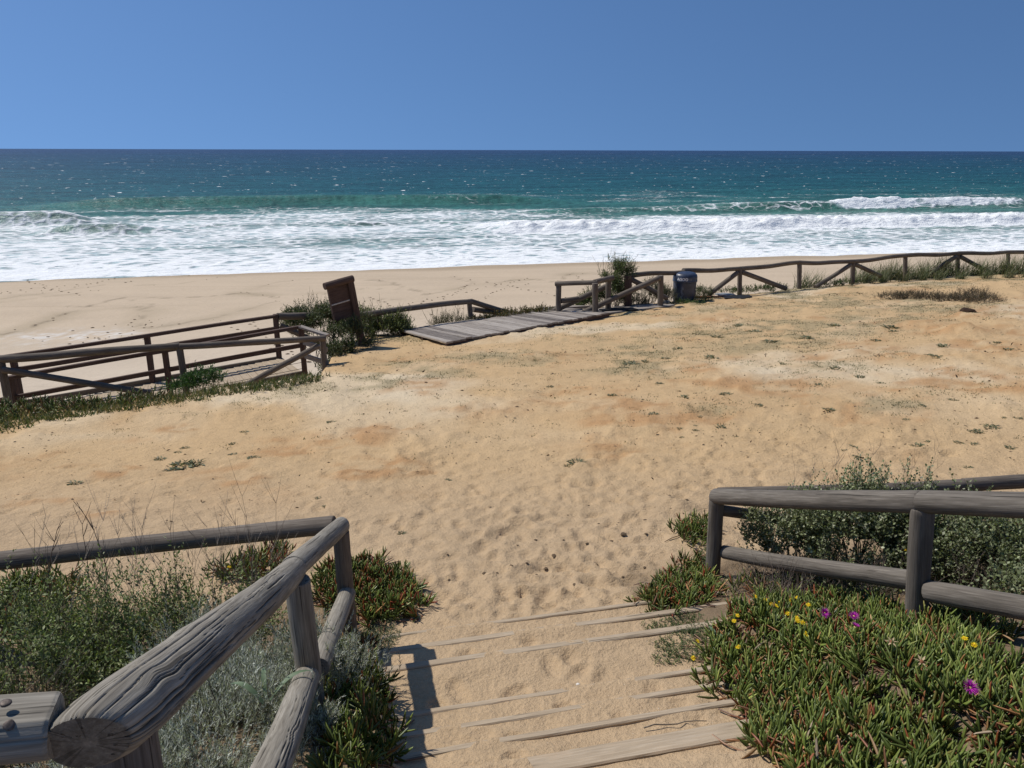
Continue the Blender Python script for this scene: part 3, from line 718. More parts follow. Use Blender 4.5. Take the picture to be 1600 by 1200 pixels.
    me = mesh_from(name, v, T, mat or WOOD, sm, {'gv': ('FLOAT_VECTOR', gvv), 'crk': ('FLOAT', ckk)})
    return link(name, me, parent, kind)
def bar(name, p0, p1, w, h, parent=None, mat=None, seed=0, up=None, nl=6, ch=0.006, wob=0.004, kind=None):
    """a sawn timber: w across, h along `up`"""
    p0 = np.asarray(p0, float); p1 = np.asarray(p1, float)
    a, x, z, L = frame_of(p0, p1, None if up is None else np.asarray(up, float)); g = np.random.default_rng(seed + 77)
    pr = np.array([(-w / 2 + ch, -h / 2), (w / 2 - ch, -h / 2), (w / 2, -h / 2 + ch), (w / 2, h / 2 - ch), (w / 2 - ch, h / 2), (-w / 2 + ch, h / 2), (-w / 2, h / 2 - ch), (-w / 2, -h / 2 + ch)])
    ls = np.linspace(0, 1, nl); V = []; GV = []
    for k, l in enumerate(ls):
        ox, oz = wob * math.sin(l * L * 2 + seed), wob * math.sin(l * L * 1.6 + seed * 2.1)
        jit = g.normal(0, wob * 0.35, (8, 2))
        for (px, pz), (jx, jz) in zip(pr, jit):
            V.append(p0 + a * (l * L) + x * (px + ox + jx) + z * (pz + oz + jz)); GV.append((px, pz, l * L + seed * 3.1))
    V = np.array(V); n = nl; T = []
    for k in range(n - 1):
        for j in range(8):
            A, B, Cc, D = k * 8 + j, k * 8 + (j + 1) % 8, (k + 1) * 8 + (j + 1) % 8, (k + 1) * 8 + j
            T += [(A, B, Cc), (A, Cc, D)]
    for j in range(1, 7):
        T.append((0, j + 1, j)); T.append(((n - 1) * 8, (n - 1) * 8 + j, (n - 1) * 8 + j + 1))
    me = mesh_from(name, V, np.array(T), mat or WOOD, False, {'gv': ('FLOAT_VECTOR', np.array(GV)), 'crk': ('FLOAT', np.zeros(len(V)))})
    return link(name, me, parent, kind)
def disc_head(name, p, nrm, r, parent, mat, seed=0):
    """a flat-domed nail head"""
    nrm = np.asarray(nrm, float); nrm /= np.linalg.norm(nrm); a = np.cross(nrm, [0.3, 0.2, 0.9]); a /= np.linalg.norm(a); b = np.cross(nrm, a)
    V = []; k = 12
    for rr, hh in ((1.0, -0.2), (1.0, 0.10), (0.85, 0.20), (0.4, 0.25)):
        for i in range(k):
            w = i / k * 6.283; V.append(np.asarray(p) + (a * math.cos(w) + b * math.sin(w)) * r * rr * (1 + 0.05 * math.sin(3 * w + seed)) + nrm * r * hh)
    V.append(np.asarray(p) + nrm * r * 0.26); T = []
    for i in range(3):
        for j in range(k):
            A, B, D, E = i * k + j, i * k + (j + 1) % k, (i + 1) * k + (j + 1) % k, (i + 1) * k + j
            T += [(A, B, D), (A, D, E)]
    for j in range(k): T.append((3 * k + j, 3 * k + (j + 1) % k, 4 * k))
    return link(name, mesh_from(name, np.array(V), np.array(T), mat, True), parent)

# ------------------------------------------------------------------ stairs
st = empty('sandy_stairs', (0.3, 3.2, 0.6), 'broad timber edged stairs half buried in drifted sand', 'stairs')
for k, (s0, z0) in enumerate(STEPS[:7]):
    def P(t, ds=0.0, dz=0.0): return np.array([t * AY - (s0 + ds) * AX, t * AX + (s0 + ds) * AY, z0 + dz])
    skew = 0.0
    ta = T0 - [0.0, 0.10, 0.14, 0.02, 0.08, 0.06, 0.03, 0.1, 0.1][k]; tb = [2.62, 2.66, 2.20, 1.90, 1.78, 1.70, 1.71][k]
    if k == 6: wd, lift = 0.10, 0.000
    else: wd, lift = (0.052 if k in (1, 2) else 0.038), 0.000
    bar('step_timber', P(ta, -wd / 2 - skew * 0.5, -0.09 + lift), P(tb, -wd / 2 + skew * 0.5, -0.09 + lift + 0.006), wd, 0.19, st, WOODS, 40 + k, nl=26, ch=0.006, wob=0.0016)

# ------------------------------------------------------------------ near left handrail fence
lf = empty('stair_fence', ground(545, 1000), 'grey log handrail left of the stairs, its thick cracked rail reaching towards the viewer', 'fence')
J = at(455, 893, 3.03); E0 = at(153, 1153, 0.99); Fend = at(532, 822, 4.30)
ax_ = (E0 - J) / np.linalg.norm(E0 - J)
gk = np.random.default_rng(8)
cracks = []
for i in range(30):
    t0 = -0.5 + 3.5 * i / 30 + gk.uniform(-.04, .04); l0 = gk.choice([0.0, gk.uniform(0, 1.5)]); ln = gk.uniform(0.25, 1.1)
    big = gk.random() < 0.4
    cracks.append((t0, l0 - 0.05, l0 + ln, gk.uniform(0.005, 0.009) if big else gk.uniform(0.002, 0.004), gk.uniform(0.0012, 0.0026) if big else 0.0009, gk.uniform(0.008, 0.05), gk.uniform(2, 8), gk.uniform(0, 6)))
cracks.append((-0.15, -0.05, 0.75, 0.014, 0.004, 0.05, 4, 1.0))
knots = [(0.20, 1.3, 0.05, 0.16), (0.26, 0.05, 0.05, 0.10), (0.62, 2.2, 0.06, 0.08), (1.15, 0.4, 0.06, 0.08), (1.6, 1.6, 0.06, 0.06)]
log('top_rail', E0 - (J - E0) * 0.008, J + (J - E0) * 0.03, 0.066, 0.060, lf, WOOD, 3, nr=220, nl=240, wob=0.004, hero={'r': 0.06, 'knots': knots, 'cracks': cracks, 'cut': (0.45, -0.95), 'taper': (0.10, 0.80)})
log('top_rail', J + (J - E0) * 0.034 + np.array([0, 0, .004]), Fend, 0.058, 0.056, lf, WOOD, 4, nr=60, nl=60, wob=0.003)
rfar = at(-60, 880, 4.42)
log('back_rail', Fend + np.array([-.045, .01, -.002]), rfar, 0.056, 0.06, lf, WOODD, 5, nr=32, nl=60, wob=0.006)
log('back_rail', at(-62, 880, 4.42), at(-700, 960, 4.35), 0.06, 0.06, lf, WOODD, 6, nr=16, nl=20)
P2 = at(468, 905, 3.03) ; P2b = np.array([P2[0] + .01, P2[1] + .01, gz(P2[0], P2[1]) - 0.3])
log('post', P2b, np.array([P2[0], P2[1], J[2] - 0.045]), 0.058, 0.056, lf, WOOD, 7, nr=40, nl=40)
P1 = np.array([Fend[0] + .01, Fend[1] - .02, Fend[2] - 0.03])
log('post', np.array([P1[0] + .01, P1[1], gz(P1[0], P1[1]) - 0.35]), P1, 0.052, 0.05, lf, WOODD, 8, nr=32, nl=30)
PB = at(-60, 900, 4.46); log('post', [PB[0], PB[1], gz(PB[0], PB[1]) - .3], [PB[0], PB[1], rfar[2] - .05], 0.052, 0.052, lf, WOODD, 12, nr=14, nl=12)
P0 = E0 + (J - E0) * 0.035
log('post', [P0[0] - .005, P0[1] + .0, gz(P0[0], P0[1]) - .3], [P0[0] - .008, P0[1] + .03, P0[2] - 0.010], 0.064, 0.054, lf, WOODD, 9, nr=48, nl=30)
L1 = at(536, 928, 4.26); L2 = at(500, 1040, 3.10); L3 = at(481, 1060, 2.98); vL = (J - E0)
log('lower_rail', L1 + np.array([.02, .0, .0]), L2 + np.array([0.0, 0, 0]), 0.050, 0.052, lf, WOOD, 10, nr=48, nl=60)
log('lower_rail', L3, L3 - vL * 0.93, 0.058, 0.060, lf, WOOD, 11, nr=120, nl=160, wob=0.006,
    hero={'r': 0.05, 'knots': [(0.42, 1.2, 0.07, 0.25), (0.9, 2.0, 0.06, 0.2)], 'cracks': [(gk.uniform(-0.3, 3.2), gk.uniform(-.1, 1.2), gk.uniform(0.5, 1.9), gk.uniform(0.003, 0.006), 0.0014, 0.05, 4, i) for i in range(16)]})
# the landing's half-round rail nailed on at the left
B0 = at(82, 1133, 0.965); B1 = at(-420, 1180, 0.86)
br = log('landing_rail', B0, B1, 0.050, 0.052, lf, WOOD, 14, nr=120, nl=120, wob=0.002, flat=0.25,
    hero={'r': 0.05, 'knots': [], 'cracks': [(a, -0.05, 0.9, gk.uniform(0.003, 0.006), 0.0012, 0.02, 4, a * 7) for a in (0.2, 0.5, 0.75, 0.95, 1.2, 1.45, 1.7, 1.95, 2.15, 2.5, 2.8, -.2)]})
vn = CAM - B0; vn /= np.linalg.norm(vn)
for px, py, k in ((14, 1133, 0), (9, 1098, 1)):
    p = at(px, py, 0.950); d = p - CAM; d /= np.linalg.norm(d)
    # push the head onto the surface of the rail
    a_, x_, z_, L_ = frame_of(B0, B1); w = p - B0; rad = w - a_ * (w @ a_)
    # nearest point on the view ray to the surface radius 0.051
    for dd in np.linspace(-0.12, 0.02, 141):
        c = p + d * dd; w = c - B0; rad = w - a_ * (w @ a_)
        if np.linalg.norm(rad) < 0.0505: break
    disc_head('nail', c, rad, 0.0078, br, STEEL, k)

# ------------------------------------------------------------------ near right handrail fence
rf = empty('stair_fence', at(1120, 925, 5.43), 'grey two rail log fence along the right side of the stairs beside the flowers', 'fence')
R1 = at(1121, 776, 5.43); R2 = at(1443, 785, 3.75); stepv = R2 - R1
R3 = R2 + stepv * np.array([1, 1, 1]); R4 = R3 + stepv * 0.7
log('top_rail', R1 - stepv * 0.01, R2 - stepv * 0.006, 0.060, 0.062, rf, WOODF, 20, nr=64, nl=90, wob=0.004, hero={'r': .06, 'knots': [(0.9, 2.7, .03, .4), (1.3, 2.6, .03, .4), (1.6, 2.8, .03, .4)], 'cracks': [(gk.uniform(1.5, 4.5), gk.uniform(0, 1.4), gk.uniform(1.0, 2.0), .003, .0028, .04, 5, i) for i in range(8)]})
log('top_rail', R2 - stepv * 0.002 + np.array([0, 0, .006]), R3, 0.063, 0.062, rf, WOODF, 21, nr=64, nl=90, wob=0.004)
log('post', [R1[0] + .01, R1[1], gz(R1[0], R1[1]) - .3], R1 - np.array([0, 0, .03]), 0.058, 0.056, rf, WOODF, 22, nr=32, nl=30)
rb2 = at(1442, 992, 3.73)
log('post', [rb2[0], rb2[1], rb2[2] - .25], R2 - np.array([0, 0, .035]), 0.058, 0.060, rf, WOODF, 23, nr=48, nl=40)
log('post', [R3[0], R3[1], gz(R3[0], R3[1]) - .3], R3 - np.array([0, 0, .035]), 0.058, 0.060, rf, WOODF, 24, nr=16, nl=10)
q1 = at(1132, 862, 5.40); q2 = at(1428, 909, 3.80)
log('lower_rail', q1, q2, 0.052, 0.056, rf, WOODF, 25, nr=48, nl=60, bow=0.01)
q3 = at(1455, 925, 3.68)
log('lower_rail', q3, q3 + stepv, 0.060, 0.060, rf, WOODF, 26, nr=56, nl=70)
K1 = at(1640, 752, 5.98)
log('back_rail', R1 + np.array([0.02, .035, .005]), R1 + (K1 - R1) * 0.72, 0.052, 0.055, rf, WOODD, 27, nr=24, nl=40, bow=0.012)
log('back_rail', R1 + (K1 - R1) * 0.723, K1 + (K1 - R1) * 0.5, 0.058, 0.06, rf, WOODD, 28, nr=24, nl=40)
kp = R1 + (at(1516, 757, 5.9) - R1) * 1.0
log('post', [kp[0], kp[1], gz(kp[0], kp[1]) - .3], kp - np.array([0, 0, .04]), 0.056, 0.056, rf, WOODD, 29, nr=20, nl=14)
log('brace', R1 + np.array([.03, .01, -.13]), [kp[0] - .06, kp[1] + .01, gz(kp[0], kp[1]) + .02], 0.045, 0.045, rf, WOODD, 30, nr=18, nl=20)

# ------------------------------------------------------------------ plaza-edge fences
def G3(px, py, push=0.0):
    d = tanb(py, px); p = on_plane(px, py); p = np.array([d[0] / d[1] * (p[1] + push), p[1] + push, 0]); p[2] = gz(p[0], p[1]); return p
def post(par, px, pyt, D, r, mat, seed, dx=0.0, sink=0.4, zt=None):
    t = at(px, pyt, D); b = np.array([t[0] + dx, t[1], min(gz(t[0] + dx, t[1]), t[2] - 0.5) - sink])
    return log('post', b, t, r, r, par, mat, seed, nr=12, nl=8)
ma = empty('log_fence', at(285, 615, 14.7), 'low dark log fence with slanting braces at the left edge of the sandy plaza', 'fence')
DA, DB, DC = 13.7, 14.7, 16.2
mA = at(-4, 561, DA); mB = at(280, 541, DB); mC = at(508, 529, DC)
log('top_rail', at(-330, 590, 12.9), mA, .07, .07, ma, WOODD, 50, nl=20); log('top_rail', mA, mB, 0.075, 0.068, ma, WOODD, 51, nl=30, wob=.012); log('top_rail', mB, mC, 0.066, 0.064, ma, WOODD, 52, nl=30, wob=.01)
post(ma, 1, 566, DA + .02, 0.072, WOODD, 53); post(ma, 280, 543, DB + .02, 0.068, WOODD, 54, .05); post(ma, 504, 531, DC + .02, 0.068, WOODD, 55)
log('brace', at(4, 578, DA - .06), at(236, 614, DB - .5), 0.062, 0.062, ma, WOODD, 56, nl=14)
log('brace', at(497, 540, DC - .07), at(378, 606, DC - 1.0), 0.062, 0.062, ma, WOODD, 57, nl=14)
# ramp railings behind it
ri = empty('ramp_railing', at(473, 588, 16.6), 'square timber ramp railing just behind the log fence, with flat corner board', 'railing')
i0 = at(3, 592, 14.25); i1 = at(470, 511, 16.6); lo = np.array([0, 0, -0.42])
iv = (i0 - i1); i2 = i1 + iv * 1.5
bar('top_rail', i2, i1, 0.09, 0.075, ri, WOODB, 60, nl=12); bar('lower_rail', i2 + lo, i1 + lo + np.array([0, .05, 0]), 0.06, 0.095, ri, WOODB, 61, nl=12)
for k, f in enumerate((0.0, 0.49, 0.98, 1.47)):
    p = i1 + iv * f + np.array([0, .03, -.045]); bar('post', p - np.array([0, 0, 1.35 if k else 1.12]), p, 0.10, 0.10, ri, WOODB, 62 + k, up=(0, 1, 0), nl=4)
e1 = at(511, 524, DC + .1)
bar('corner_board', i1 + np.array([-.02, 0, .01]), e1 + np.array([.02, 0, .0]), 0.13, 0.05, ri, WOODG, 70, nl=4)
for k, dz in enumerate((-.34, -.66)): bar('corner_board', i1 + np.array([.04, 0, dz]), e1 + np.array([-.02, 0, dz + .02]), 0.05, 0.11, ri, WOODG, 71 + k, nl=4)
for k, dz in enumerate((-.80, -.95)):
    for a, b in ((i1, i2),):
        log('wire', a + np.array([0, 0, dz]), b + np.array([0, 0, dz - .02]), 0.006, 0.006, ri, STEEL, 73 + k, nr=5, nl=4, wob=.002)
ro = empty('ramp_railing', at(430, 565, 18.2), 'far square timber ramp railing standing against the beach sand', 'railing')
o1 = at(430, 494, 18.2); o0 = at(40, 553, 15.75); ov = o0 - o1; o2 = o1 + ov * 1.45
bar('top_rail', o2, o1, 0.09, 0.075, ro, WOODB, 80, nl=12); bar('lower_rail', o2 + np.array([0, 0, -.30]), o1 + np.array([0, 0, -.30]), 0.06, 0.095, ro, WOODB, 81, nl=12)
for k, f in enumerate((0.0, 0.55, 1.05)):
    p = o1 + ov * f + np.array([0, .03, -.045 if k else .04]); bar('post', p - np.array([0, 0, 1.45]), p, 0.11, 0.11, ro, WOODB, 82 + k, up=(0, 1, 0), nl=4)
# ramp deck between the two railings, drifted over
rd = empty('ramp_deck', o1 + np.array([0, 0, -1.15]), 'sand strewn plank ramp running down between the two square timber railings', 'ramp')
nrm_r = (o1 - i1); nrm_r[2] = 0
nk = 44
for k in range(nk):
    f = k / nk * 1.4
    a = i1 + iv * f + np.array([0, 0, -1.10]); b = o1 + ov * f + np.array([0, 0, -1.10]); b[2] = a[2] = 0.5 * (a[2] + b[2]) - 0.02
    bar('plank', a, b, np.linalg.norm(iv) * 1.4 / nk - .012, 0.035, rd, WOODS, 200 + k, nl=2, wob=.003)
for ed, vec in ((o1, ov), (i1, iv)):
    bar('edge_board', ed + np.array([0, 0.02, -1.06]), ed + vec * 1.4 + np.array([0, .02, -1.06]), 0.05, 0.12, rd, WOODD, 260, nl=8)
# back fence from the ramp corner behind the signboard
bf = empty('log_fence', at(735, 506, 22.7), 'single rail log fence behind the leaning signboard with rails sloping down to the beach', 'fence')
b0 = at(434, 494, 18.3); b1 = at(560, 492, 20.3); b2 = at(736, 470, 22.6)
log('top_rail', b0, b1, 0.085, 0.085, bf, WOODD, 90, nl=16); log('top_rail', b1, b2, 0.085, 0.08, bf, WOODD, 91, nl=24, wob=.012)
t = at(733, 472, 22.6); log('post', at(738, 520, 22.6), t, 0.075, 0.075, bf, WOODD, 92, nr=12, nl=8)
t = at(560, 494, 20.3); log('post', [t[0], t[1], t[2] - 1.6], t, 0.075, 0.075, bf, WOODD, 93, nr=12, nl=8)
log('sloping_rail', b2 + np.array([0, .05, -.02]), at(806, 493, 24.2), 0.08, 0.08, bf, WOODD, 94, nl=12)
log('sloping_rail', at(739, 483, 22.9), at(806, 492, 24.0), 0.085, 0.08, bf, WOODD, 95, nl=12)
log('brace', at(438, 509, 18.3), at(520, 545, 18.9), 0.07, 0.07, bf, WOODD, 96, nl=10)
# beach-stair railing right of the boardwalk
rs = empty('beach_stair_railing', at(873, 487, 23.6), 'brown log railing around the top of the beach stairs beside the boardwalk', 'railing')
c1 = at(872, 443, 23.6); c2 = at(931, 441, 23.2); c3 = at(957, 434, 23.9)
log('top_rail', at(868, 444, 23.6), c2 + np.array([.04, 0, 0]), 0.075, 0.075, rs, WOODD, 100, nl=12); log('top_rail', c2 + np.array([-.05, 0, .0]), c3, 0.085, 0.085, rs, WOODD, 101, nl=8)
for k, (px, a, b, D, r) in enumerate(((873, 446, 492, 23.6, .085), (930, 443, 494, 23.1, .09), (951, 438, 492, 23.9, .09), (1032, 431, 480, 24.7, .10))):
    log('post', at(px, b, D) - np.array([0, 0, .3]), at(px, a, D), r, r, rs, WOODD, 102 + k, nr=12, nl=8)
log('short_rail', at(877, 470, 23.6), at(903, 466, 23.9), 0.08, 0.07, rs, WOODD, 106, nl=6)
log('brace', at(860, 488, 23.8), at(951, 446, 24.2), 0.085, 0.085, rs, WOODD, 107, nl=14)
log('brace', at(912, 488, 23.4), at(1030, 434, 24.6), 0.085, 0.085, rs, WOODD, 108, nl=14)
bar('board_post', at(981, 492, 24.9), at(981, 431, 24.9), 0.24, 0.10, rs, WOODB, 109, up=(0, 1, 0), nl=5)
log('brace', at(985, 436, 25.2), at(1042, 466, 25.4), 0.085, 0.085, rs, WOODD, 110, nl=10)
# long far fence
ff = empty('log_fence', G3(1248, 449), 'long dark log fence running along the grassy far right edge of the plaza', 'fence')
FP = [(985, 431, 25.4), (1068, 424, 26.6), (1156, 419.5, 27.8), (1249, 411, 28.9), (1333, 408.5, 30.0), (1415, 399.5, 31.0), (1497, 396, 32.0), (1575, 394.5, 33.0), (1660, 394, 34), (1760, 393, 35.2), (1900, 392, 36.5)]
Dq = {}
for k, ((x0, y0, d0), (x1, y1, d1)) in enumerate(zip(FP[:-1], FP[1:])):
    log('top_rail', at(x0, y0, d0), at(x1, y1, d1) + np.array([.03, 0, 0]), 0.085, 0.078, ff, WOODD, 120 + k, nl=14, wob=.02)
for k, (x0, y0, d0) in enumerate(FP[1:]):
    t = at(x0, y0, d0) - np.array([0, 0, .03]); base = at(x0 + 1, y0 + [34, 40, 40, 33, 34, 34, 32, 32, 32, 32][k], d0)
    log('post', base - np.array([0, 0, .35]), t, 0.085, 0.085, ff, WOODD, 140 + k, nr=12, nl=8)
for k, (xa, ya, da, xb, yb, db) in enumerate(((1152, 426, 27.7, 1109, 459, 27.2), (1159, 425, 27.8, 1228, 451, 28.4), (1329, 414, 29.9, 1274, 448, 29.2), (1336, 413, 30.0, 1376, 431, 30.5), (1494, 401, 31.9, 1456, 424, 31.4), (1500, 401, 32.0, 1546, 425, 32.6))):
    log('brace', at(xa, ya, da), at(xb, yb, db), 0.085, 0.085, ff, WOODD, 160 + k, nl=8)
# ------------------------------------------------------------------ boardwalk
fl = on_plane(697, 541); fr = on_plane(952, 495.5); bl = on_plane(640, 522)
dv = fr - fl; dv[2] = 0; Ld = np.linalg.norm(dv); dv /= Ld
wv = bl - fl; wv[2] = 0; wv -= dv * (wv @ dv) * 0.35; Wd = np.linalg.norm(wv); wv /= Wd
zl = max(gz(*fl[:2]), gz(*(fl + wv * Wd * .6)[:2])) + 0.02; zr = max(gz(*fr[:2]), gz(*(fr + wv * .8)[:2])) + 0.05
bw = empty('boardwalk', fl, 'weathered grey plank boardwalk lying on the sand at the plaza edge', 'boardwalk')
npl = 30; pw = Ld / npl; gk2 = np.random.default_rng(21)
for k in range(npl):
    f = (k + .5) / npl
    z = zl + (zr - zl) * f + 0.075
    p = fl + dv * (pw * (k + .5)); j0, j1 = gk2.normal(0, .02, 2)
    a = p + wv * (-0.03 + j0); b = p + wv * (Wd + j1)
    a[2] = z + gk2.normal(0, .006); b[2] = z - 0.115 * wv[1] * Wd + gk2.normal(0, .006)
    bar('plank', a, b, pw - gk2.uniform(.02, .045), 0.045, bw, (WOODG, WOODP, WOODQ)[gk2.integers(3)], 300 + k, nl=5, wob=.004)
for w in (0.03, Wd * .5, Wd - .12):
    a = fl + wv * w; b = a + dv * Ld; a[2] = zl - 0.02 - .115 * wv[1] * w; b[2] = zr - .02 - .115 * wv[1] * w
    bar('joist', a + dv * .02, b - dv * .02, 0.07, 0.14, bw, WOODB, 340 + int(w * 10), nl=8)
# two dark broken boards lying on it
for k, (px, py) in enumerate(((712, 525), (806, 508))):
    p = on_plane(px, py); f = (p - fl) @ dv / Ld; p[2] = zl + (zr - zl) * f + 0.108 - .115 * max(0.0, (p - fl) @ wv) * wv[1]
    bar('knot_hole', p - dv * .12, p + dv * .13 + wv * .03, 0.10, 0.014, bw, RUBBER, 350 + k, nl=3, wob=.01)
# narrow walkway beyond it, to the bin
nb = empty('boardwalk', on_plane(1000, 486), 'narrow strip of pale boards leading from the boardwalk to the bin', 'boardwalk')
sA = on_plane(938, 494); sB = on_plane(1052, 479.5); u1 = sB - sA; u1[2] = 0; Ln = np.linalg.norm(u1); u1 /= Ln; u2 = np.array([-u1[1], u1[0], 0])
for k in range(5):
    off = 0.05 + k * 0.24
    a = sA + u2 * off + u1 * (0.0 + 0.1 * k); b = sA + u1 * (Ln - 0.05 * k) + u2 * off
    a[2] = gz(*a[:2]) + 0.07; b[2] = gz(*b[:2]) + 0.06
    bar('plank', a, b, 0.22, 0.05, nb, WOODG, 360 + k, nl=6)
# black mats and loose boards
def slab(name, px, py, w, d, h, ang, mat, label, cat, lift=0.02, tilt=0.0, push=0):
    p = G3(px, py, push); c, s_ = math.cos(ang), math.sin(ang); a = np.array([c, s_, 0]); b = np.array([-s_, c, 0])
    p = p + np.array([0, 0, lift + h / 2])
    V = []; n = 7; g = np.random.default_rng(int(px))
    for lay in (-1, 1):
        for i in range(n):
            for j in range(4):
                u_, v_ = i / (n - 1) - .5, j / 3 - .5
                V.append(p + a * u_ * w * (1 + .03 * g.normal()) + b * v_ * d * (1 + .05 * g.normal()) + np.array([0, 0, lay * h / 2 + tilt * (u_ + .5) ** 2 + .012 * math.sin(u_ * 7 + v_ * 3)]))
    F = []
    for lay in (0, 1):
        o = lay * n * 4
        for i in range(n - 1):
            for j in range(3):
                q = [o + i * 4 + j, o + (i + 1) * 4 + j, o + (i + 1) * 4 + j + 1, o + i * 4 + j + 1]; F.append(q if lay else q[::-1])
    rim = [i * 4 for i in range(n)] + [(n - 1) * 4 + j for j in range(1, 4)] + [i * 4 + 3 for i in range(n - 2, -1, -1)] + [2, 1]
    m_ = n * 4
    for k in range(len(rim)):
        A, B = rim[k], rim[(k + 1) % len(rim)]; F.append([A, B, B + m_, A + m_])
    o = link(name, mesh_from(name, np.array(V), np.array(F), mat, False)); return tag(o, label, cat)
slab('rubber_mat', 966, 489, 1.15, 0.42, 0.03, 0.25, RUBBER, 'flat black rubber mat on the boards in front of the beach stair railing', 'mat', lift=0.10)
slab('rubber_mat', 1152, 466, 0.95, 0.5, 0.03, -0.05, RUBBER, 'black mat with a lifted edge lying on the grass right of the bin', 'mat', lift=0.03, tilt=0.06, push=-.2)
slab('scrap_board', 1133, 464, 0.62, 0.42, 0.05, 0.1, GREYPANEL, 'small pale grey panel lying beside the black mat near the bin', 'panel', lift=0.06)
slab('loose_board', 1104, 466, 1.2, 0.22, 0.05, 0.08, ORANGEW, 'rotten orange brown board on the ground right of the bin', 'board', lift=0.02)
slab('loose_board', 893, 490, 1.5, 0.14, 0.09, 0.15, WOODG, 'short pale grey beam end lying across the far edge of the boardwalk', 'board', lift=0.12, push=.35)

# ------------------------------------------------------------------ lathe helper
def lathe(name, c, prof, mat, parent=None, k=40, smooth=True, squash=1.0):
    V = []; nP = len(prof)
    for r, z in prof:
        for i in range(k):
            w = i / k * 2 * math.pi; V.append((c[0] + r * math.cos(w), c[1] + r * math.sin(w) * squash, c[2] + z))
    T = []
    for i in range(nP - 1):
        for j in range(k):
            A, B, D, E = i * k + j, i * k + (j + 1) % k, (i + 1) * k + (j + 1) % k, (i + 1) * k + j
            T += [(A, B, D), (A, D, E)]
    V.append((c[0], c[1], c[2] + prof[0][1])); V.append((c[0], c[1], c[2] + prof[-1][1]))
    for j in range(k):
        T.append((len(V) - 2, (j + 1) % k, j)); T.append((len(V) - 1, (nP - 1) * k + j, (nP - 1) * k + (j + 1) % k))
    return link(name, mesh_from(name, np.array(V), np.array(T), mat, smooth), parent)
bb = on_plane(1068, 471.5); bb[2] = gz(bb[0], bb[1])
bin_ = empty('litter_bin', bb, 'large dark blue domed plastic litter bin with white lettering by the fence', 'litter bin')
sc_ = (bb[1] * cp + (H - bb[2]) * sp) / FPX                          # metres per photo pixel at the bin
Rb = 18.6 * sc_; Hb = 46.5 * sc_ / math.cos(0.17)
hl = 0.70 * Hb
lathe('bin_body', bb + np.array([0, 0, -.05]), [(.5 * Rb, 0), (.86 * Rb, 0.0), (.88 * Rb, .05), (.90 * Rb, .25 * hl), (.94 * Rb, .7 * hl), (.955 * Rb, hl), (.955 * Rb, hl + .06), (.5 * Rb, hl + .06)], PLASTIC, bin_, 56)
lathe('bin_lid', bb, [(.90 * Rb, hl - .02), (1.0 * Rb, hl - .02), (1.015 * Rb, hl), (1.015 * Rb, hl + .03), (1.0 * Rb, hl + .04), (1.0 * Rb, hl + .13 * Hb), (.985 * Rb, hl + .175 * Hb), (.94 * Rb, hl + .215 * Hb), (.86 * Rb, hl + .250 * Hb), (.74 * Rb, hl + .275 * Hb), (.55 * Rb, hl + .292 * Hb), (.3 * Rb, hl + .300 * Hb), (.06 * Rb, hl + .303 * Hb)], PLASTIC, bin_, 56)
def text_on_bin(name, txt, ang0, z, size, mat, r, parent, wgap=1.0, bold=0.0):
    cu = bpy.data.curves.new(name + '_curve', 'FONT'); cu.body = txt; cu.size = size; cu.extrude = 0.002; cu.space_character = wgap; cu.offset = bold
    o = bpy.data.objects.new(name + '_tmp', cu); C.objects.link(o)
    bpy.context.view_layer.update()
    me = bpy.data.meshes.new_from_object(o.evaluated_get(bpy.context.evaluated_depsgraph_get()))
    bpy.data.objects.remove(o); bpy.data.curves.remove(cu)
    for v in me.vertices:
        a = ang0 + v.co.x / r; rr = r + 0.004 + v.co.z
        v.co = Vector((bb[0] + rr * math.cos(a), bb[1] + rr * math.sin(a), bb[2] + z + v.co.y))
    me.materials.clear(); me.materials.append(mat)
    return link(name, me, parent)
face_a = math.atan2(-bb[1], -bb[0])                                  # towards the viewer
text_on_bin('lettering', 'AGOO', face_a - 0.66, hl + .055 * Hb, 0.125, WHITE, 1.0 * Rb, bin_, 1.0, 0.008)
text_on_bin('lettering', 'HOE LOM', face_a + 0.10, hl + .058 * Hb, 0.10, GREYP, 1.0 * Rb, bin_, 1.15)
# scratched graffiti down the body
def scribble(parent):
    g = np.random.default_rng(4); V = []; T = []
    rr0 = lambda z: (0.90 + 0.06 * (z / hl)) * Rb + 0.006
    for k in range(15):
        z = hl * (0.16 + 0.70 * k / 15); a = face_a - 0.20 + 0.06 * math.sin(k * 1.1); pts = []
        w0 = g.uniform(.05, .11); h0 = g.uniform(.02, .05); ph = g.uniform(0, 6)
        for i in range(12):
            w = ph + i / 12 * g.uniform(4.0, 6.0); aa = a + w0 * math.cos(w); zz = z + h0 * math.sin(w)
            pts.append(np.array([bb[0] + rr0(zz) * math.cos(aa), bb[1] + rr0(zz) * math.sin(aa), bb[2] - .05 + zz]))
        for p, q in zip(pts[:-1], pts[1:]):
            d = q - p; nrm = np.array([math.cos(a), math.sin(a), 0]); s_ = np.cross(d, nrm); s_ = s_ / (np.linalg.norm(s_) + 1e-9) * 0.008
            b = len(V); V += [p - s_, p + s_, q + s_, q - s_]; T += [(b, b + 1, b + 2), (b, b + 2, b + 3)]
    return link('graffiti', mesh_from('graffiti', np.array(V), np.array(T), GREYP, False), parent)
scribble(bin_)

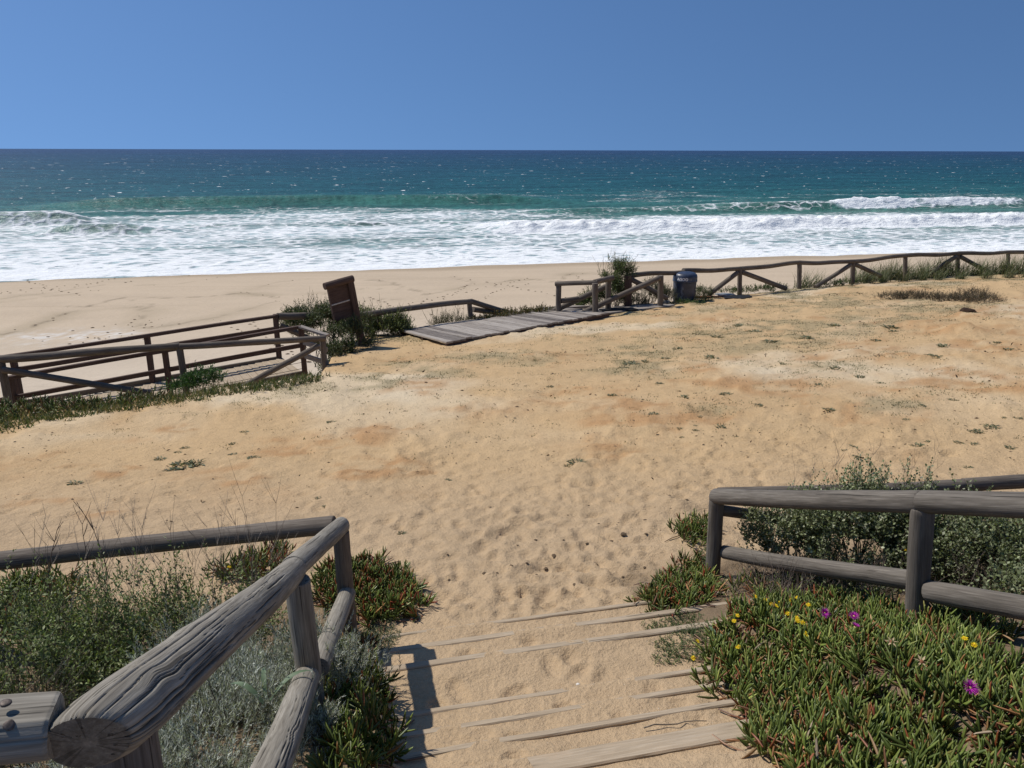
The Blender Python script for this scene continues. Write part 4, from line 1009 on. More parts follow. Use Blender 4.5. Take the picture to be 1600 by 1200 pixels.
# ------------------------------------------------------------------ leaning signboard
DS = 18.9
s_top = at(546, 440, DS); s_bot = at(566, 540, DS + .1)
sg = empty('signboard', s_bot, 'leaning dark brown wooden signboard seen from behind, with a round log cap', 'signboard')
upv = s_top - s_bot; Lp = np.linalg.norm(upv); upv /= Lp
ltop = at(512, 449, DS - 0.42); pv = ltop - s_top; pv = pv - upv * (pv @ upv); Wp = np.linalg.norm(pv); pv /= Wp
nv_ = np.cross(pv, upv); nv_ = nv_ if nv_ @ (CAM - s_top) > 0 else -nv_
bar('post', s_bot - upv * .5, s_top, 0.17, 0.12, sg, WOODB, 400, up=nv_, nl=8)
for k in range(4):
    hh = 0.205; a = s_top - upv * (0.02 + hh * (k + .5) + (0.025 if k > 1 else 0)) + nv_ * -.02
    bar('panel_board', a + pv * .06, a + pv * (Wp - .0 - .01 * (k % 2)), 0.035, hh - .001, sg, WOODB, 402 + k, up=upv, nl=5, wob=.001, ch=.002)
a = s_top - upv * 0.445 + nv_ * 0.006
bar('pale_strip', a + pv * .10, a + pv * (Wp - .01), 0.02, 0.03, sg, CREAM, 410, up=upv, nl=3, wob=0.001)
log('log_cap', s_top - pv * .10 + upv * .045, s_top + pv * (Wp + .07) + upv * .045, 0.085, 0.085, sg, WOODB, 411, nr=20, nl=10)
bar('post', s_top + pv * (Wp - .05) - upv * .9 - nv_ * .06, s_top + pv * (Wp - .05) - nv_ * .06, 0.08, 0.06, sg, WOODB, 412, up=nv_, nl=5)

# ------------------------------------------------------------------ small litter
tc = on_plane(896, 495.5); f = (tc - fl) @ dv / Ld; tc[2] = zl + (zr - zl) * f + .10 - .115 * max(0.0, (tc - fl) @ wv) * wv[1]
tn = empty('tin_can', tc, 'small open tin standing on the boardwalk', 'tin')
lathe('tin_body', tc, [(.085, 0), (.09, .005), (.09, .15), (.093, .155), (.085, .155), (.082, .02)], TIN, tn, 24)
tag(lathe('shell', ground(903, 1072) + np.array([0, 0, .004]), [(.004, 0), (.013, .002), (.010, .008), (.003, .011)], CREAM, None, 9), 'tiny white shell on the sandy third step', 'shell')
def stick(name, pts, r, label, cat):
    V = []; T = []; k = 6; n = len(pts)
    for i, p in enumerate(pts):
        a = pts[min(i + 1, n - 1)] - pts[max(i - 1, 0)]; a /= np.linalg.norm(a); x = np.cross(a, [0, 0, 1.0]); x /= np.linalg.norm(x); z = np.cross(x, a)
        for j in range(k):
            w = j / k * 6.283; V.append(p + (x * math.cos(w) + z * math.sin(w)) * r * (1 - .5 * i / n))
    for i in range(n - 1):
        for j in range(k):
            A, B, D, E = i * k + j, i * k + (j + 1) % k, (i + 1) * k + (j + 1) % k, (i + 1) * k + j; T += [(A, B, D), (A, D, E)]
    return tag(link(name, mesh_from(name, np.array(V), np.array(T), WOODD, True, {'gv': ('FLOAT_VECTOR', np.array(V)), 'crk': ('FLOAT', np.zeros(len(V)))})), label, cat)
pts = [ground(x, y) + np.array([0, 0, .012 + .01 * (i % 2)]) for i, (x, y) in enumerate(((1006, 1141), (1022, 1140), (1040, 1137), (1058, 1139), (1070, 1131), (1088, 1134), (1104, 1132)))]
stick('twig', pts, .0035, 'thin bent dry twig lying on the sand above the lowest visible timber', 'twig')
# clods of dark litter trodden into the sand
def clod(px, py, r, name='clod', mat=None, seed=0, flat=.6):
    g = ground(px, py); c = np.array([g[0], g[1], float(gh(g[0], g[1])[0]) + r * .2]); V = []; k = 7
    rg = np.random.default_rng(seed)
    for i, (rr, zz) in enumerate(((.6, -.5), (1, 0), (.75, .5))):
        for j in range(k):
            w = j / k * 6.283; q = rr * r * rg.uniform(.7, 1.25); V.append(c + np.array([math.cos(w) * q, math.sin(w) * q, zz * r * flat * rg.uniform(.6, 1.3)]))
    V.append(c + np.array([0, 0, r * flat * .7])); T = []
    for i in range(2):
        for j in range(k):
            A, B, D, E = i * k + j, i * k + (j + 1) % k, (i + 1) * k + (j + 1) % k, (i + 1) * k + j; T += [(A, B, D), (A, D, E)]
    for j in range(k): T.append((2 * k + j, 2 * k + (j + 1) % k, 3 * k))
    return link(name, mesh_from(name, np.array(V), np.array(T), mat, False))
CLOD = plain('dark_litter', (0.13, 0.092, 0.058), 0.95, 0.1, nscale=120, var=.5, bump=.4)
ck = [(973, 838, 22), (866, 868, 20), (853, 882, 16), (897, 913, 14), (836, 845, 12), (955, 842, 14), (1009, 836, 13), (1008, 814, 10), (935, 818, 10), (756, 898, 13), (798, 888, 12), (699, 869, 8),
      (917, 850, 12), (973, 898, 10), (1007, 884, 11), (880, 845, 9), (823, 882, 9), (1060, 784, 16), (1072, 786, 15), (1045, 781, 12), (1085, 756, 10), (932, 876, 8), (808, 852, 9), (701, 905, 10), (776, 895, 10), (838, 896, 10), (887, 805, 8), (1067, 805, 8)]
rows_ = lambda y: 'nearest the stairs' if y > 860 else ('farther out on the sand' if y < 800 else 'in the middle of the footprints')
WORDS = ['leftmost', 'second', 'third', 'fourth', 'fifth', 'sixth', 'seventh', 'eighth', 'ninth', 'tenth', 'eleventh', 'twelfth', 'thirteenth', 'fourteenth', 'fifteenth', 'sixteenth']
for i, (x, y, s_) in enumerate(ck):
    kk = sorted((c[0], c[1]) for c in ck if rows_(c[1]) == rows_(y)).index((x, y))
    tag(clod(x + .5, y, s_ * .0013, mat=CLOD, seed=i), 'dark clod of plant litter ' + rows_(y) + ', ' + WORDS[kk] + (' from the left' if kk else ' one'), 'clod', 'clods of litter in the sand')
rub = clod(1040, 474, .16, 'paper_scrap', CREAM, 90, .9); tag(rub, 'crumpled pale scrap lying at the foot of the rail left of the bin', 'litter')
tag(clod(1512, 489, .22, 'soil_clod', plain('dark_soil', (.05, .03, .02), .95, .1), 91), 'dark broken clod on the orange sand mound at the far right', 'clod')

# seaweed scraps and trodden marks scattered on the beach
def debris():
    g = np.random.default_rng(55); V = []; T = []
    spots = []
    for pts, k in WRACK:
        w = [on_beach(*p)[:2] for p in pts]
        for a, b in zip(w[:-1], w[1:]):
            L = np.hypot(*(b - a))
            for _ in range(int(L * .8 * k)): spots.append(a + (b - a) * g.random() + g.normal(0, .2, 2))
    for _ in range(14):                                              # rows of footprints
        p = np.array(on_beach(g.uniform(60, 900), g.uniform(425, 500))[:2]); h = g.uniform(-2.2, -.8)
        for _ in range(g.integers(14, 34)):
            h += g.normal(0, .12); p = p + np.array([math.cos(h), math.sin(h)]) * .75; spots.append(p + g.normal(0, .12, 2))
    gg = [on_beach(x, y)[:2] for x, y in ((150, 520), (190, 512), (210, 522), (100, 530))]
    for _ in range(26): spots.append(gg[g.integers(4)] + g.normal(0, 1.6, 2))
    for p in spots:
        r = g.uniform(.035, .085); z = float(beach_height(np.array(p[0]), np.array(p[1]))) + .035; n = 6; b0 = len(V)
        for i in range(n):
            w = i / n * 6.283; q = r * g.uniform(.6, 1.3); V.append((p[0] + q * 1.4 * math.cos(w), p[1] + q * math.sin(w), z - .03 + g.uniform(-.02, .0)))
        V.append((p[0], p[1], z - .01))
        for i in range(n): T.append((b0 + i, b0 + (i + 1) % n, b0 + n))
    o = link('beach_debris', mesh_from('beach_debris', np.array(V), np.array(T), CLOD, False), None, 'stuff'); tag(o, 'dark seaweed scraps and tracks strewn over the beach sand', 'debris')
debris()
# ------------------------------------------------------------------ vegetation helpers
class Batch:
    def __init__(s): s.v = []; s.f = []; s.c = []; s.n = 0
    def add(s, v, f, c):
        s.v.append(v.reshape(-1, 3)); s.f.append(f + s.n); s.c.append(c.reshape(-1, 3)); s.n += len(s.v[-1])
    def inst(s, tv, tf, R, P, col, tcol=None):
        """R (m,3,3) columns already scaled, P (m,3), col (m,3); tcol (n,) brightness along the template"""
        m, n = len(P), len(tv)
        if m == 0: return
        V = np.einsum('mij,nj->mni', R, tv) + P[:, None, :]
        F = (tf[None] + (np.arange(m) * n)[:, None, None]).reshape(-1, 3)
        Cc = np.repeat(col[:, None, :], n, 1)
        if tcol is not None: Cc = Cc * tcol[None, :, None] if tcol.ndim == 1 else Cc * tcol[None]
        s.add(V, F, Cc)
    def tubes(s, pts, rad, col, k=3):
        """pts (S,n,3), rad (S,n), col (S,3)"""
        S, n, _ = pts.shape
        d = np.gradient(pts, axis=1); d /= np.linalg.norm(d, axis=2, keepdims=True) + 1e-9
        x = np.cross(d, np.array([0.31, 0.93, 0.2])); x /= np.linalg.norm(x, axis=2, keepdims=True) + 1e-9; y = np.cross(d, x)
        w = np.arange(k) / k * 2 * np.pi
        V = pts[:, :, None, :] + rad[:, :, None, None] * (x[:, :, None, :] * np.cos(w)[None, None, :, None] + y[:, :, None, :] * np.sin(w)[None, None, :, None])
        i = np.arange(n - 1)[:, None] * k; j = np.arange(k)[None]; j2 = (j + 1) % k
        F = np.concatenate([np.stack([i + j, i + j2, i + k + j2], -1).reshape(-1, 3), np.stack([i + j, i + k + j2, i + k + j], -1).reshape(-1, 3)])
        F = (F[None] + (np.arange(S) * n * k)[:, None, None]).reshape(-1, 3)
        s.add(V, F, np.repeat(col[:, None, :], n * k, 1))
    def build(s, name, mat, parent=None, kind=None, smooth=True):
        v = np.concatenate(s.v); f = np.concatenate(s.f); c = np.clip(np.concatenate(s.c), 0, 1)
        rgba = np.concatenate([c, np.ones((len(c), 1))], 1)
        return link(name, mesh_from(name, v, f, mat, smooth, {'Col': ('FLOAT_COLOR', rgba)}), parent, kind)
def unit(v): return v / (np.linalg.norm(v, axis=-1, keepdims=True) + 1e-9)
def orient(d, roll, sx, sy, sz):
    """matrices whose y column runs along d"""
    up = np.where(np.abs(d[:, 2:3]) > 0.97, np.array([[1.0, 0, 0]]), np.array([[0, 0, 1.0]]))
    x = unit(np.cross(d, up)); z = np.cross(x, d)
    c, s_ = np.cos(roll)[:, None], np.sin(roll)[:, None]
    x2 = x * c + z * s_; z2 = -x * s_ + z * c
    return np.stack([x2 * np.reshape(sx, (-1, 1)), d * np.reshape(sy, (-1, 1)), z2 * np.reshape(sz, (-1, 1))], 2)
# flat pointed leaf, folded along its midrib
LV = np.array([(0, 0, 0), (-.5, .48, .10), (0, .5, -.02), (.5, .48, .10), (0, 1, -.08)], float)
LF = np.array([(0, 2, 1), (0, 3, 2), (1, 2, 4), (2, 3, 4)])
LC = np.array([.8, 1, .9, 1, 1.05])
# the same, two faces only, for plants far off
QV = np.array([(0, 0, 0), (-.45, .45, .10), (.45, .45, .10), (0, 1, -.05)], float); QF = np.array([(0, 3, 1), (0, 2, 3)]); QC = np.array([.85, 1, 1, 1.05])
# needle and grass blade
NV = np.array([(-.5, 0, 0), (.5, 0, 0), (0, 1, .05)], float); NF = np.array([(0, 1, 2)])
def blade_t(bend=0.35, n=5):
    V = []; F = []
    for i in range(n):
        t = i / (n - 1); w = 0.5 * (1 - t ** 1.7) + 0.02; V += [(-w, t * (1 - .25 * bend * t), bend * t * t), (w, t * (1 - .25 * bend * t), bend * t * t)]
    for i in range(n - 1): a = 2 * i; F += [(a, a + 1, a + 3), (a, a + 3, a + 2)]
    return np.array(V), np.array(F)
BV, BF = blade_t()
# fleshy three-sided leaf of the ice plant
def fleshy(curve=0.16, n=3):
    V = []; F = []; Cc = []
    for i in range(n):
        t = [0, .38, .84][i]; r = [.66, 1.05, .60][i]
        for a in (math.pi / 2, math.pi / 2 + 2.25, math.pi / 2 - 2.25):
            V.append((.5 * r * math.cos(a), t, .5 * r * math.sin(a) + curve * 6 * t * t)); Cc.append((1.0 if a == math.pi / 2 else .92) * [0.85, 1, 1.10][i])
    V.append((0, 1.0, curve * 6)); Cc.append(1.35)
    for i in range(n - 1):
        for j in range(3):
            A, B, D, E = i * 3 + j, i * 3 + (j + 1) % 3, (i + 1) * 3 + (j + 1) % 3, (i + 1) * 3 + j; F += [(A, B, D), (A, D, E)]
    for j in range(3): F.append((3 * (n - 1) + j, 3 * (n - 1) + (j + 1) % 3, 3 * n))
    return np.array(V), np.array(F), np.array(Cc)
IV, IF, IC = fleshy()
def pick(g, pal, n, var=0.18):
    pal = np.array([p[:3] for p in pal], float); 
    return pal
def colors(g, n, pal, var=0.18):
    w = np.array([p[3] for p in pal], float); w /= w.sum(); c = np.array([p[:3] for p in pal], float)
    k = g.choice(len(pal), n, p=w)
    return c[k] * (1 + g.normal(0, var, (n, 1))).clip(0.45, 1.7)
GREEN_ICE = [(.110, .150, .030, 5), (.150, .190, .040, 4), (.075, .105, .025, 3), (.250, .275, .070, 2.0), (.28, .085, .030, .6), (.32, .17, .06, .35), (.19, .17, .045, .6)]
RED_ICE = [(.115, .140, .032, 3), (.24, .055, .024, 2), (.15, .09, .03, 2), (.30, .12, .04, .8)]
DRY_ICE = [(.085, .095, .03, 3), (.16, .10, .04, 2.5), (.24, .15, .07, 1.5), (.06, .08, .025, 2)]
SILVER = [(.48, .50, .43, 4), (.38, .40, .34, 3), (.58, .60, .53, 2), (.20, .22, .15, 1)]
SHRUB = [(.19, .245, .080, 4), (.26, .31, .115, 3), (.105, .135, .048, 2.5), (.36, .38, .20, 1.5), (.27, .22, .12, .6)]
SALT = [(.21, .245, .115, 4), (.30, .33, .185, 3), (.11, .13, .055, 2.5), (.45, .46, .31, 1.5)]
DARKB = [(.062, .086, .034, 4), (.090, .118, .045, 3), (.125, .145, .060, 1.5), (.15, .13, .065, .6)]
BRIGHT = [(.055, .125, .028, 4), (.085, .165, .036, 2), (.035, .085, .022, 2)]
OLIVE = [(.10, .11, .05, 3), (.16, .14, .075, 2), (.06, .075, .035, 2), (.22, .18, .11, 1)]
STRAW = [(.34, .27, .17, 3), (.25, .19, .12, 2), (.42, .36, .25, 1)]
TWIGC = [(.11, .085, .065, 3), (.16, .13, .10, 2), (.07, .055, .042, 2)]

def sprigs(B, g, pos, d, L, K, ll, lw, pal, tv=LV, tf=LF, tc=LC, splay=(35, 75), stem=0.0016, stemc=None, var=.18, tip=True):
    """leafy shoots: pos, d (S,3), L (S,) with K leaves each"""
    S = len(pos)
    bend = g.normal(0, .25, (S, 3)); bend[:, 2] *= .4
    f = (np.arange(K) + .6) / K
    P = pos[:, None] + d[:, None] * (L[:, None] * f)[..., None] + bend[:, None] * (L[:, None] * f ** 2 * .5)[..., None]
    dd = unit(d[:, None] + bend[:, None] * f[None, :, None])
    az = (np.arange(K) * 2.4)[None] + g.random((S, 1)) * 6.28 + g.normal(0, .3, (S, K))
    sp_ = np.radians(g.uniform(splay[0], splay[1], (S, K)) * (1.12 - .55 * f[None] if tip else 1))
    up = np.array([0.13, 0.21, 0.97]); x = unit(np.cross(dd, up)); z = np.cross(x, dd)
    ld = dd * np.cos(sp_)[..., None] + (x * np.cos(az)[..., None] + z * np.sin(az)[..., None]) * np.sin(sp_)[..., None]
    ld = unit(ld.reshape(-1, 3)); n = S * K
    sz = g.uniform(.65, 1.2, n) * np.tile(1.05 - .35 * f, S)
    R = orient(ld, g.normal(0, .6, n), lw * sz, ll * sz, ll * sz * .5)
    col = colors(g, n, pal, var) * np.repeat(g.uniform(.75, 1.2, S), K)[:, None]
    B.inst(tv, tf, R, P.reshape(-1, 3), col, tc)
    if stem:
        sp2 = np.concatenate([pos[:, None], P[:, K // 3::max(1, K // 2)]], 1); nn = sp2.shape[1]
        B.tubes(sp2, np.repeat(np.linspace(stem, stem * .5, nn)[None], S, 0), colors(g, S, stemc or TWIGC))
def dome(g, c, r, n, low=-0.15, fill=.45):
    u = unit(g.normal(0, 1, (n * 2, 3))); u = u[u[:, 2] > low][:n]
    if n > 300:                                                     # leafy clumps with gaps between them
        m = max(14, n // 26); cu = unit(g.normal(0, 1, (m * 2, 3))); cu = cu[cu[:, 2] > low][:m]
        u = unit(cu[g.integers(0, len(cu), len(u))] + g.normal(0, .17, u.shape))
    k = (1 - fill * g.random(len(u)) ** 1.6)[:, None]
    lump = 1 + .26 * np.sin(u[:, :1] * 5 + c[0] * 3) * np.cos(u[:, 1:2] * 4 + c[1]) + .10 * g.normal(0, 1, (len(u), 1))
    return np.asarray(c) + u * np.asarray(r) * k * lump, u
def bush(label, ells, n, K, ll, lw, pal, L=(.10, .2), cat='shrub', name='shrub', group=None, tv=LV, tf=LF, tc=LC, splay=(35, 75), seed=0, up=.8, base=None, stems=14, twig_r=.006, mat=None, var=.18, fill=.45, stem=.0016):
    g = np.random.default_rng(seed); ells = [(np.asarray(c, float), np.asarray(r, float)) for c, r in ells]
    vol = np.array([r[0] * r[1] + r[0] * r[2] + r[1] * r[2] for c, r in ells]); vol /= vol.sum()
    c0 = ells[0][0]; bz = base if base is not None else gz(c0[0], c0[1])
    root = empty(name, (c0[0], c0[1], bz), label, cat, group)
    B = Batch(); T = Batch()
    for (c, r), w in zip(ells, vol):
        p, u = dome(g, c, r, int(n * w), fill=fill)
        d = unit(u * .55 + np.array([0, 0, up]) + g.normal(0, .35, u.shape))
        sprigs(B, g, p - d * .05, d, g.uniform(L[0], L[1], len(p)), K, ll, lw, pal, tv, tf, tc, splay, stem=stem, var=var)
        m = max(3, int(stems * w)); u2 = unit(g.normal(0, 1, (m, 3)) + np.array([0, 0, .6])); u2[:, 2] = np.abs(u2[:, 2])
        tip = c + u2 * r * .85; b0 = np.stack([c[0] + g.normal(0, r[0] * .15, m), c[1] + g.normal(0, r[1] * .15, m), np.full(m, min(bz, c[2] - r[2] * .6))], 1)
        f = np.linspace(0, 1, 6)[None, :, None]; pts = b0[:, None] * (1 - f) + tip[:, None] * f + g.normal(0, .02, (m, 6, 3)) * f; pts[:, :, 2] += (np.sin(f[..., 0] * 2.2) * .1 * r[2])
        T.tubes(pts, np.repeat(np.linspace(twig_r, twig_r * .3, 6)[None], m, 0), colors(g, m, TWIGC), 4)
    B.build('foliage', mat or LEAF, root, 'stuff'); T.build('stems', TWIG, root, 'stuff')
    return root
def stalks(parent, g, base, n, hgt, spread, pal=TWIGC, r=.0016, branch=5, name='dry_stalks', lean=(0, 0), curl=.25):
    """thin dry flowering stalks with side branches; base (n,3)"""
    B = Batch(); h = g.uniform(hgt[0], hgt[1], n)
    d = unit(np.stack([g.normal(lean[0], spread, n), g.normal(lean[1], spread, n), np.ones(n)], 1)); bend = g.normal(0, curl, (n, 3)); bend[:, 2] = -np.abs(bend[:, 2]) * .3
    f = np.linspace(0, 1, 8)
    P = base[:, None] + d[:, None] * (h[:, None] * f)[..., None] + bend[:, None] * (h[:, None] * f ** 2 * .6)[..., None] + g.normal(0, .004, (n, 8, 3)) * f[None, :, None]
    c = colors(g, n, pal); B.tubes(P, np.repeat(np.linspace(r, r * .45, 8)[None], n, 0), c)
    for k in range(branch):
        i = g.integers(3, 8, n); p0 = P[np.arange(n), i]; az = g.random(n) * 6.28; bl = h * g.uniform(.08, .26, n)
        bd = unit(d + np.stack([np.cos(az), np.sin(az), np.full(n, .2)], 1) * g.uniform(.4, .9, (n, 1)))
        Q = p0[:, None] + bd[:, None] * (bl[:, None] * np.linspace(0, 1, 4))[..., None]; Q[:, :, 2] += (bl[:, None] * np.linspace(0, 1, 4) ** 2 * .25)
        B.tubes(Q, np.repeat(np.linspace(r * .6, r * .3, 4)[None], n, 0), c)
    return B.build(name, TWIG, parent, 'stuff')
def in_poly(px, py, poly):
    ins = np.zeros(px.shape, bool); n = len(poly)
    for i in range(n):
        (x0, y0), (x1, y1) = poly[i], poly[(i + 1) % n]
        c = ((y0 > py) != (y1 > py)) & (px < (x1 - x0) * (py - y0) / (y1 - y0 + 1e-12) + x0); ins ^= c
    return ins
def area(poly_px, g, dens, far=False, soft=0.0):
    """random ground points inside an outline given on the photo, at dens per square metre of ground"""
    W = np.array([(G3(*p) if far else ground(*p)) for p in poly_px])
    lo, hi = W[:, :2].min(0), W[:, :2].max(0)
    n = int((hi - lo).prod() * dens); xy = lo + g.random((n, 2)) * (hi - lo)
    ok = in_poly(xy[:, 0] + g.normal(0, soft, n), xy[:, 1] + g.normal(0, soft, n), [tuple(w[:2]) for w in W])
    xy = xy[ok]
    return np.concatenate([xy, gh(xy[:, 0], xy[:, 1])[:, None]], 1)
# canonical leaf meshes for the leaves that stand as parts of their own
def leaf_meshes(pal, g, n=14):
    out = []
    for i in range(n):
        v, f, c = fleshy(g.uniform(.06, .24)); col = colors(g, 1, pal)[0]
        rgba = np.concatenate([np.clip(c[:, None] * col[None], 0, 1), np.ones((len(c), 1))], 1)
        out.append(mesh_from('leaf', v, f, FLESHY, True, {'Col': ('FLOAT_COLOR', rgba)}))
    return out
def ice_plant(label, polys, dens, pal, seed, singles=0, hgt=(.03, .10), ll=(.055, .09), group=None, far=False, K=8, soft=.03, clump=0.0, lean=.62, name='ice_plant', lw=.0125, dead=0):
    g = np.random.default_rng(seed)
    P = np.concatenate([area(p, g, dens, far, soft) for p in polys])
    if clump: P = P[fbm(P[:, 0] * 5, P[:, 1] * 5, 3, seed) > clump]
    S = len(P); c0 = P.mean(0); root = empty(name, (c0[0], c0[1], float(c0[2])), label, 'ice plant', group)
    d = unit(np.stack([g.normal(0, lean, S), g.normal(-.1, lean, S), np.ones(S)], 1)); h = g.uniform(hgt[0], hgt[1], S) * (0.6 + .8 * fbm(P[:, 0] * 4, P[:, 1] * 4, 2, seed + 5))
    B = Batch(); f = (np.arange(K) + .4) / K
    pos = P[:, None] + d[:, None] * (h[:, None] * f)[..., None]
    az = (np.arange(K) * math.pi + (np.arange(K) // 2) * 1.35)[None] + g.random((S, 1)) * 6.28 + g.normal(0, .2, (S, K))
    sp_ = np.radians(g.uniform(28, 62, (S, K)) * (1.15 - .75 * f[None]))
    x = unit(np.cross(d, np.array([.1, .9, .3]))); z = np.cross(x, d)
    ld = d[:, None] * np.cos(sp_)[..., None] + (x[:, None] * np.cos(az)[..., None] + z[:, None] * np.sin(az)[..., None]) * np.sin(sp_)[..., None]
    n = S * K; ld = unit(ld.reshape(-1, 3)); pos = pos.reshape(-1, 3)
    L = g.uniform(ll[0], ll[1], n) * np.tile(.75 + .45 * np.sin(f * 3.0), S); w = lw * g.uniform(.8, 1.2, n)
    # roll so that the leaf's inner side curves towards the shoot's axis
    R = orient(ld, g.normal(0, .25, n), w, L, w)
    tone = np.repeat(.75 + .55 * fbm(P[:, 0] * 3, P[:, 1] * 3, 3, seed + 9), K)[:, None]
    col = colors(g, n, pal) * tone
    old = g.random(n) < np.tile(np.where(f < .25, .22, .02), S); col[old] = colors(g, old.sum(), [(.24, .10, .04, 2), (.30, .17, .08, 2), (.20, .06, .03, 1)])
    one = np.zeros(n, bool)
    if singles:
        px, py = project(pos); dep = (pos - CAM) @ Fv
        vis = (px > -20) & (px < 1620) & (py > 0) & (py < 1220)
        key = np.where(vis, dep - 1.2 * (pos[:, 2] - np.repeat(P[:, 2], K)), 1e9); one[np.argsort(key)[:singles]] = True
        ms = leaf_meshes(pal, g); first = True
        for i in np.where(one)[0]:
            o = bpy.data.objects.new('leaf', ms[g.integers(len(ms))]); C.objects.link(o); o.parent = root
            m = R[i]; q = pos[i] - np.array(root.location)
            o.matrix_basis = Matrix(((m[0, 0], m[0, 1], m[0, 2], q[0]), (m[1, 0], m[1, 1], m[1, 2], q[1]), (m[2, 0], m[2, 1], m[2, 2], q[2]), (0, 0, 0, 1)))
    k = ~one
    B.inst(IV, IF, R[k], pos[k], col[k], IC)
    # creeping stems with dead brown leaves
    ns = max(4, S // 5); a = g.random(ns) * 6.28; b0 = P[g.integers(0, S, ns)]; ln = g.uniform(.1, .3, ns)
    Q = b0[:, None] + np.stack([np.cos(a), np.sin(a), 0 * a], 1)[:, None] * (ln[:, None] * np.linspace(0, 1, 5))[..., None]
    Q[:, :, 2] = gh(Q[:, :, 0].ravel(), Q[:, :, 1].ravel()).reshape(ns, 5) + .012
    B.tubes(Q, np.full((ns, 5), .0045), colors(g, ns, [(.22, .12, .07, 2), (.30, .17, .10, 1), (.16, .09, .06, 2)]), 4)
    if dead:                                                        # withered leaves lying between the shoots
        Pd = P[np.argsort(-(fbm(P[:, 0] * 2.2, P[:, 1] * 2.2, 3, seed + 3) + .25 * g.random(S)))[:dead // 2]]; Pd = np.concatenate([Pd, Pd]) + g.normal(0, .05, (2 * len(Pd), 3)) * [1, 1, 0]
        Pd[:, 2] = gh(Pd[:, 0], Pd[:, 1]) + g.uniform(.015, .075, len(Pd)); m = len(Pd)
        dd = unit(np.stack([g.normal(0, 1, m), g.normal(0, 1, m), g.normal(.15, .3, m)], 1)); Ld = g.uniform(.05, .12, m); wd_ = g.uniform(.007, .016, m)
        B.inst(IV, IF, orient(dd, g.random(m) * 6.28, wd_, Ld, wd_), Pd, colors(g, m, [(.36, .17, .07, 3), (.28, .10, .045, 3), (.42, .26, .13, 1.5), (.20, .10, .05, 1.5), (.50, .38, .25, .6)], .2), IC)
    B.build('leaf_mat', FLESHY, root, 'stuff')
    return root

g0 = np.random.default_rng(100)
# ------------------------------------------------------------------ right bank: ice plant with flowers
IPR = ice_plant('broad green ice plant mat with purple flowers covering the bank right of the stairs',
    [[(1105, 1010), (1135, 975), (1200, 950), (1310, 945), (1420, 975), (1500, 1005), (1560, 1040), (1640, 1090), (1680, 1400), (1300, 1400), (1235, 1215), (1195, 1180), (1180, 1130), (1130, 1090), (1112, 1050)]],
    500, GREEN_ICE, 31, 300, hgt=(.03, .11), soft=.035, ll=(.055, .10), lw=.0135, clump=.14, dead=650)
ice_plant('green and red ice plant patch around the foot of the first right post', [[(1005, 950), (1012, 925), (1040, 905), (1075, 885), (1105, 880), (1125, 930), (1090, 948), (1050, 958)], [(1048, 835), (1070, 818), (1105, 815), (1112, 850), (1090, 860)]],
    430, RED_ICE[:1] * 2 + GREEN_ICE + [(.26, .06, .025, 1.2)], 32, 0, hgt=(.04, .12), dead=120)
ice_plant('ice plant growing under the right fence behind its second post', [[(1455, 960), (1500, 960), (1600, 1010), (1500, 1020), (1440, 1000)], [(1400, 880), (1440, 850), (1450, 900), (1420, 920)], [(1500, 850), (1600, 825), (1610, 850), (1520, 875)]], 300, GREEN_ICE, 33, 0, hgt=(.05, .14))
ice_plant('sparse ice plant shoots in the shade behind the lower right rail', [[(1125, 930), (1170, 905), (1290, 915), (1420, 950), (1400, 975), (1300, 945), (1200, 948)]], 130, GREEN_ICE, 39, 0, hgt=(.03, .10), dead=160)
dt = empty('dead_twigs', ground(1200, 925), 'tangle of grey dead twigs on the shaded soil under the lower right rail', 'dead twigs')
P_ = area([(1120, 930), (1180, 890), (1330, 905), (1430, 945), (1300, 945), (1190, 950)], g0, 420); stalks(dt, g0, P_, len(P_), (.08, .26), .9, [(.24, .19, .15, 3), (.33, .28, .23, 1), (.14, .11, .09, 2)], r=.0017, branch=5, name='twigs')
# left bank
ice_plant('ice plant clump spilling onto the sand in front of the left corner post', [[(485, 925), (505, 885), (560, 880), (600, 885), (640, 905), (668, 940), (672, 958), (640, 968), (610, 972), (585, 985), (545, 965), (500, 950)]], 520, GREEN_ICE + RED_ICE[1:2], 34, 200, hgt=(.04, .13))
ice_plant('dark ice plant strip hanging over the left ends of the step timbers', [[(500, 1060), (540, 1015), (575, 1050), (597, 1075), (618, 1100), (625, 1120), (600, 1165), (605, 1200), (580, 1300), (480, 1300), (520, 1150)]], 420, GREEN_ICE, 35, 200, hgt=(.04, .12))
ice_plant('reddish ice plant tips just under the left back rail', [[(330, 905), (400, 872), (440, 858), (450, 880), (400, 915)]], 380, RED_ICE + GREEN_ICE[:2], 36, 0, hgt=(.06, .18))
ice_plant('ice plant at the left edge of the picture below the back rail', [[(-60, 960), (30, 915), (110, 905), (140, 930), (60, 985), (-60, 1020)]], 380, GREEN_ICE, 37, 0, hgt=(.08, .2))
ice_plant('small reddish ice plant beside the foot of the left corner post', [[(520, 1010), (555, 1000), (585, 1015), (575, 1040), (530, 1050)]], 420, RED_ICE, 38, 0, hgt=(.02, .07))
